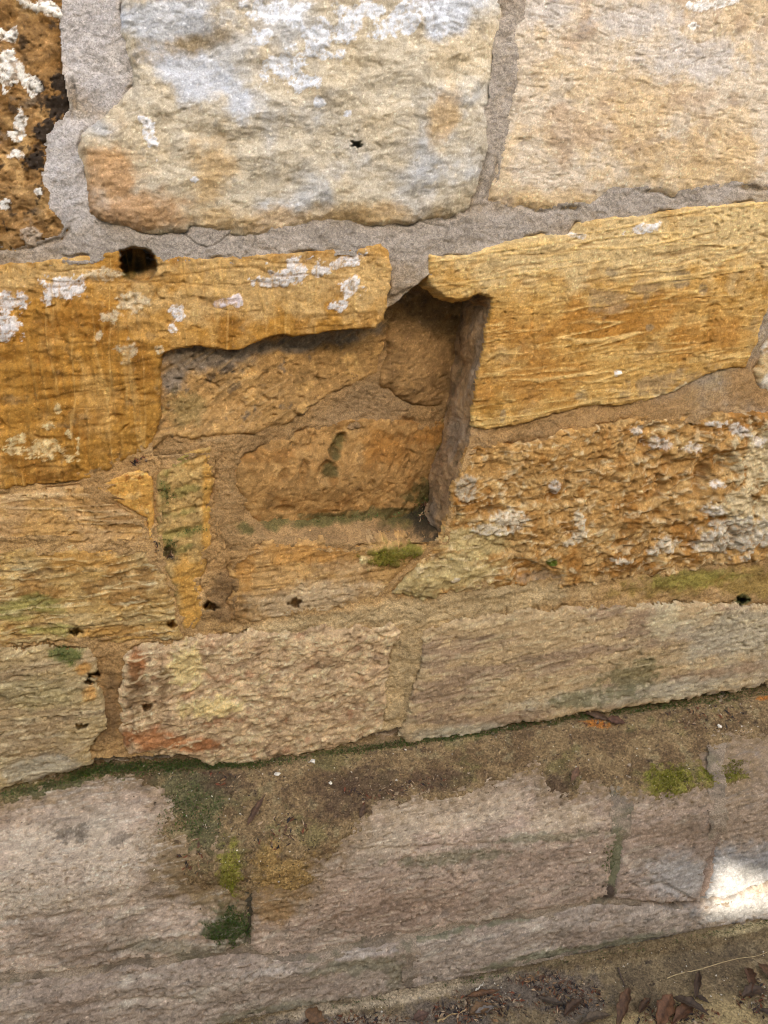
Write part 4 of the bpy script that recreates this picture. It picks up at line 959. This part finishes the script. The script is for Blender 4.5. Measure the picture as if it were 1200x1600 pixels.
q4 = np.stack([A_ - d * L_ - N * .0008, A_ + s2 * w_ + N * w_ * .4, A_ + d * L_ - N * .0004, A_ - s2 * w_ + N * w_ * .3], 1).reshape(-1, 3)
pal = np.array([lin(c_) for c_ in ((70, 52, 40), (104, 72, 48), (140, 104, 66), (52, 44, 38), (168, 140, 104), (120, 66, 38))])
lc = pal[rng.integers(0, 6, NL)] * rng.uniform(.7, 1.2, (NL, 1))
litter = mesh_obj('leaf_litter', q4, np.arange(NL * 4).reshape(-1, 4), M_LEAF, np.repeat(lc, 4, 0), None, smooth=False)
tag(litter, 'crumbled dark leaf litter along the foot of the plinth', 'litter', kind='stuff')

# whole dry leaves, each its own object
def leaf(name, a, b, wpx, curl, bend, colour, label, lift=.004, roll=0.0, shape=.8, cat='leaf', tilt=0.0):
    pa, na = at(*a); pb, nb = at(*b)
    n = (na + nb); n /= np.linalg.norm(n)
    x = pb - pa; Ln = np.linalg.norm(x); x /= Ln
    y = np.cross(n, x); y /= np.linalg.norm(y); z = np.cross(x, y)
    nu, nv = 18, 11
    t = np.linspace(0, 1, nu)[:, None]; s = np.linspace(-1, 1, nv)[None, :]
    wid = wpx * .0009 * np.sin(np.pi * np.clip(t, .015, .985) ** shape) ** .75 * (1 + .18 * np.sin(t * 23 + a[0]) * np.abs(s))
    ang = s * curl * (.55 + .45 * np.sin(np.pi * t)) + roll * t
    rad = wid / max(curl, .05)
    Y = rad * np.sin(ang)
    Z = rad * (1 - np.cos(ang)) + bend * Ln * (4 * (t - .5) ** 2 - 1) * -1 + tilt * Ln * t
    X = t * Ln + 0 * s + .04 * Ln * np.sin(s * 3 + a[1])
    nz = fbm((X * 1 + a[0]).astype(np.float32), (Y + .37 * a[1]).astype(np.float32), 90, 3, 5)
    Z = Z + .0016 * nz - .0009 * np.exp(-(s / .12) ** 2) + 0 * X
    Pw = pa + X[..., None] * x + Y[..., None] * y + (Z + lift)[..., None] * z
    cen = Pw.reshape(-1, 3).mean(0)
    top_ = Pw.reshape(-1, 3); 
    n2 = grid_like_normals(Pw).reshape(-1, 3)
    bot = top_ - n2 * .0006
    ii = np.arange(nu * nv).reshape(nu, nv); o_ = nu * nv
    f1 = np.stack([ii[:-1, :-1], ii[1:, :-1], ii[1:, 1:], ii[:-1, 1:]], -1).reshape(-1, 4)
    f2 = f1[:, ::-1] + o_
    ring = np.concatenate([ii[0, :], ii[1:, -1], ii[-1, -2::-1], ii[-2:0:-1, 0]])
    r2 = np.roll(ring, -1)
    f3 = np.stack([ring, ring + o_, r2 + o_, r2], -1)
    c = mix(lin(colour), lin((104, 82, 56)), .6)[None, None] * .66 * (1 + .35 * nz)[..., None] * (1 - .25 * np.exp(-(s / .08) ** 2) + 0 * t)[..., None]
    c = np.concatenate([c.reshape(-1, 3), c.reshape(-1, 3) * .8])
    o = mesh_obj(name, np.concatenate([top_, bot]) - cen, np.concatenate([f1, f2, f3]), M_LEAF, c)
    o.location = cen
    tag(o, label, cat, 'dry leaves and chips on the ground' if a[1] > 1400 else 'dry leaves on the ledge')
    return o
def grid_like_normals(P):
    n = np.cross(np.gradient(P, axis=0), np.gradient(P, axis=1))
    return n / (np.linalg.norm(n, axis=-1, keepdims=True) + 1e-12)

RUST, DARK, TAN, RED = (132, 80, 44), (70, 52, 42), (164, 116, 66), (120, 66, 46)
leaf('dry_leaf', (726, 1557), (779, 1547), 8, 1.6, -.05, (150, 92, 48), 'long thin rust-brown leaf curled like a boat, left of the bottom leaves')
leaf('dry_leaf', (733, 1586), (768, 1570), 13, .6, .05, TAN, 'small tan leaf lying under the boat-shaped curled leaf')
leaf('bark_chip', (743, 1585), (774, 1575), 7, .25, 0, (176, 164, 150), 'pale grey flat chip beside the small tan leaf', cat='chip', lift=.008)
leaf('dry_leaf', (842, 1562), (880, 1570), 8, .5, 0, (92, 80, 66), 'flat dark grey leaf alone in the crumbled litter')
leaf('dry_leaf', (880, 1590), (908, 1563), 12, 1.5, .1, (96, 60, 40), 'dark brown leaf with rolled rim at the bottom edge')
leaf('dry_leaf', (905, 1600), (952, 1590), 10, .9, .1, (112, 94, 72), 'long grey-brown leaf lying flat at the bottom edge')
leaf('dry_leaf', (962, 1606), (980, 1560), 13, 1.2, .15, RUST, 'upright rust-brown leaf left of the cup-shaped leaf', tilt=.35)
leaf('dry_leaf', (998, 1584), (1016, 1562), 12, 2.0, .1, (112, 70, 42), 'small round leaf curled into a cup')
leaf('dry_leaf', (1028, 1608), (1046, 1566), 17, .8, .15, (158, 92, 50), 'orange-brown leaf at the middle of the leaf cluster', tilt=.3)
leaf('dry_leaf', (1046, 1564), (1104, 1592), 12, 1.0, .1, DARK, 'long dark leaf strip slanting across the leaf cluster', lift=.012)
leaf('dry_leaf', (1086, 1562), (1090, 1522), 9, 1.5, .12, (86, 58, 44), 'dark rolled leaf lying behind the leaf cluster', tilt=.12)
leaf('dry_leaf', (1050, 1602), (1086, 1572), 13, .9, .12, (140, 82, 48), 'brown leaf under the long dark strip', lift=.006)
leaf('dry_leaf', (1086, 1556), (1106, 1568), 6, 1.0, 0, (60, 48, 40), 'tiny black-brown leaf scrap right of the rolled leaf')
leaf('dry_leaf', (1166, 1516), (1172, 1556), 13, 1.3, .12, (126, 72, 46), 'reddish brown leaf above the triangular dark leaf', tilt=.2)
leaf('dry_leaf', (1158, 1560), (1198, 1550), 14, .8, .15, (84, 58, 46), 'dark triangular folded leaf near the right edge', lift=.008)
leaf('dry_leaf', (1184, 1506), (1208, 1536), 12, .9, .1, (142, 96, 62), 'brown leaf with pale rim cut by the right edge')
leaf('dry_leaf', (1186, 1578), (1212, 1592), 8, 1.2, .1, (58, 46, 40), 'blackish leaf curled in the bottom right corner')
leaf('dry_leaf', (476, 1578), (508, 1594), 14, .6, .1, (156, 104, 58), 'single orange-brown leaf scrap left at the bottom edge')
leaf('dry_leaf', (644, 1594), (668, 1584), 11, .4, 0, (134, 92, 78), 'flat pinkish brown leaf flake between litter and plinth')
leaf('dry_leaf', (908, 1106), (952, 1126), 9, 1.3, .1, (128, 92, 66), 'twisted brown leaf lodged against the wall on the ledge', lift=.006)
leaf('dry_leaf', (944, 1124), (974, 1133), 9, .7, .08, (122, 66, 48), 'dark red leaf tip beside the twisted leaf on the ledge', lift=.006)
leaf('dry_leaf', (387, 1290), (414, 1244), 8, 1.5, .04, (136, 94, 70), 'narrow brown rolled leaf on soil above the mossy cleft', lift=.004)
leaf('dry_leaf', (890, 1224), (899, 1202), 7, .8, .1, (186, 132, 94), 'tiny tan leaf above the yellowish ledge stone', tilt=.2)
leaf('dry_leaf', (562, 1278), (569, 1256), 6, .9, .05, (112, 76, 54), 'tiny brown leaf at the soil edge left of centre')

def stem(name, pts, r, colour, label, cat):
    P3 = np.array([at(*p)[0] + at(*p)[1] * r * 1.2 for p in pts])
    t0 = np.linspace(0, 1, len(P3)); t1 = np.linspace(0, 1, 28)
    C3 = np.stack([np.interp(t1, t0, P3[:, i]) for i in range(3)], 1)
    C3 += np.stack([np.zeros(28), .0012 * np.sin(t1 * 14), .0008 * np.sin(t1 * 21)], 1)
    T3 = np.gradient(C3, axis=0); T3 /= np.linalg.norm(T3, axis=1, keepdims=True)
    A3 = np.cross(T3, np.array([0, 0, 1.])); A3 /= np.linalg.norm(A3, axis=1, keepdims=True); B3 = np.cross(T3, A3)
    th = np.linspace(0, 2 * np.pi, 7)[:-1]
    rr = r * (1 - .5 * t1)[:, None, None]
    G = C3[:, None] + rr * (np.cos(th)[None, :, None] * A3[:, None] + np.sin(th)[None, :, None] * B3[:, None])
    cen = C3.mean(0)
    ii = np.arange(28 * 6).reshape(28, 6)
    f = np.stack([ii[:-1], np.roll(ii, -1, 1)[:-1], np.roll(ii, -1, 1)[1:], ii[1:]], -1).reshape(-1, 4)
    o = mesh_obj(name, G.reshape(-1, 3) - cen, f, M_LEAF, np.tile(lin(colour), (168, 1)))
    o.location = cen
    tag(o, label, cat)
stem('straw', [(1042, 1528), (1085, 1516), (1130, 1504), (1170, 1494), (1210, 1486)], .0010, (186, 158, 108), 'long pale straw lying across the ground above the right leaves', 'straw')
stem('straw', [(682, 1598), (700, 1588), (724, 1581)], .0016, (170, 140, 92), 'short yellowish straw at the bottom edge left of the leaves', 'straw')
stem('straw', [(742, 1548), (754, 1534)], .0014, (216, 200, 172), 'tiny white straw above the boat-shaped curled leaf', 'straw')
stem('twig', [(964, 1512), (970, 1528), (977, 1544)], .0016, (92, 72, 56), 'thin dark twig upright on bare ground below the base stones', 'twig')

for (px, py, s_, lab) in [(432, 1211, .0075, 'largest white stone chip on the soil right of the rolled leaf'), (517, 1226, .0048, 'white stone chip on bare soil in the middle of the ledge'),
                          (488, 1191, .0055, 'white stone chip against the wall seam left of centre'), (1120, 1136, .0055, 'white stone chip on the soil at the right end of the ledge')]:
    p, n = at(px, py)
    o = mesh_obj('stone_chip', pebble(s_), OF, M_CHIP, np.tile(lin((226, 214, 190)), (6, 1)), None, smooth=False)
    o.location = p + n * s_ * .3
    tag(o, lab, 'chip', 'larger stone chips on the ledge')
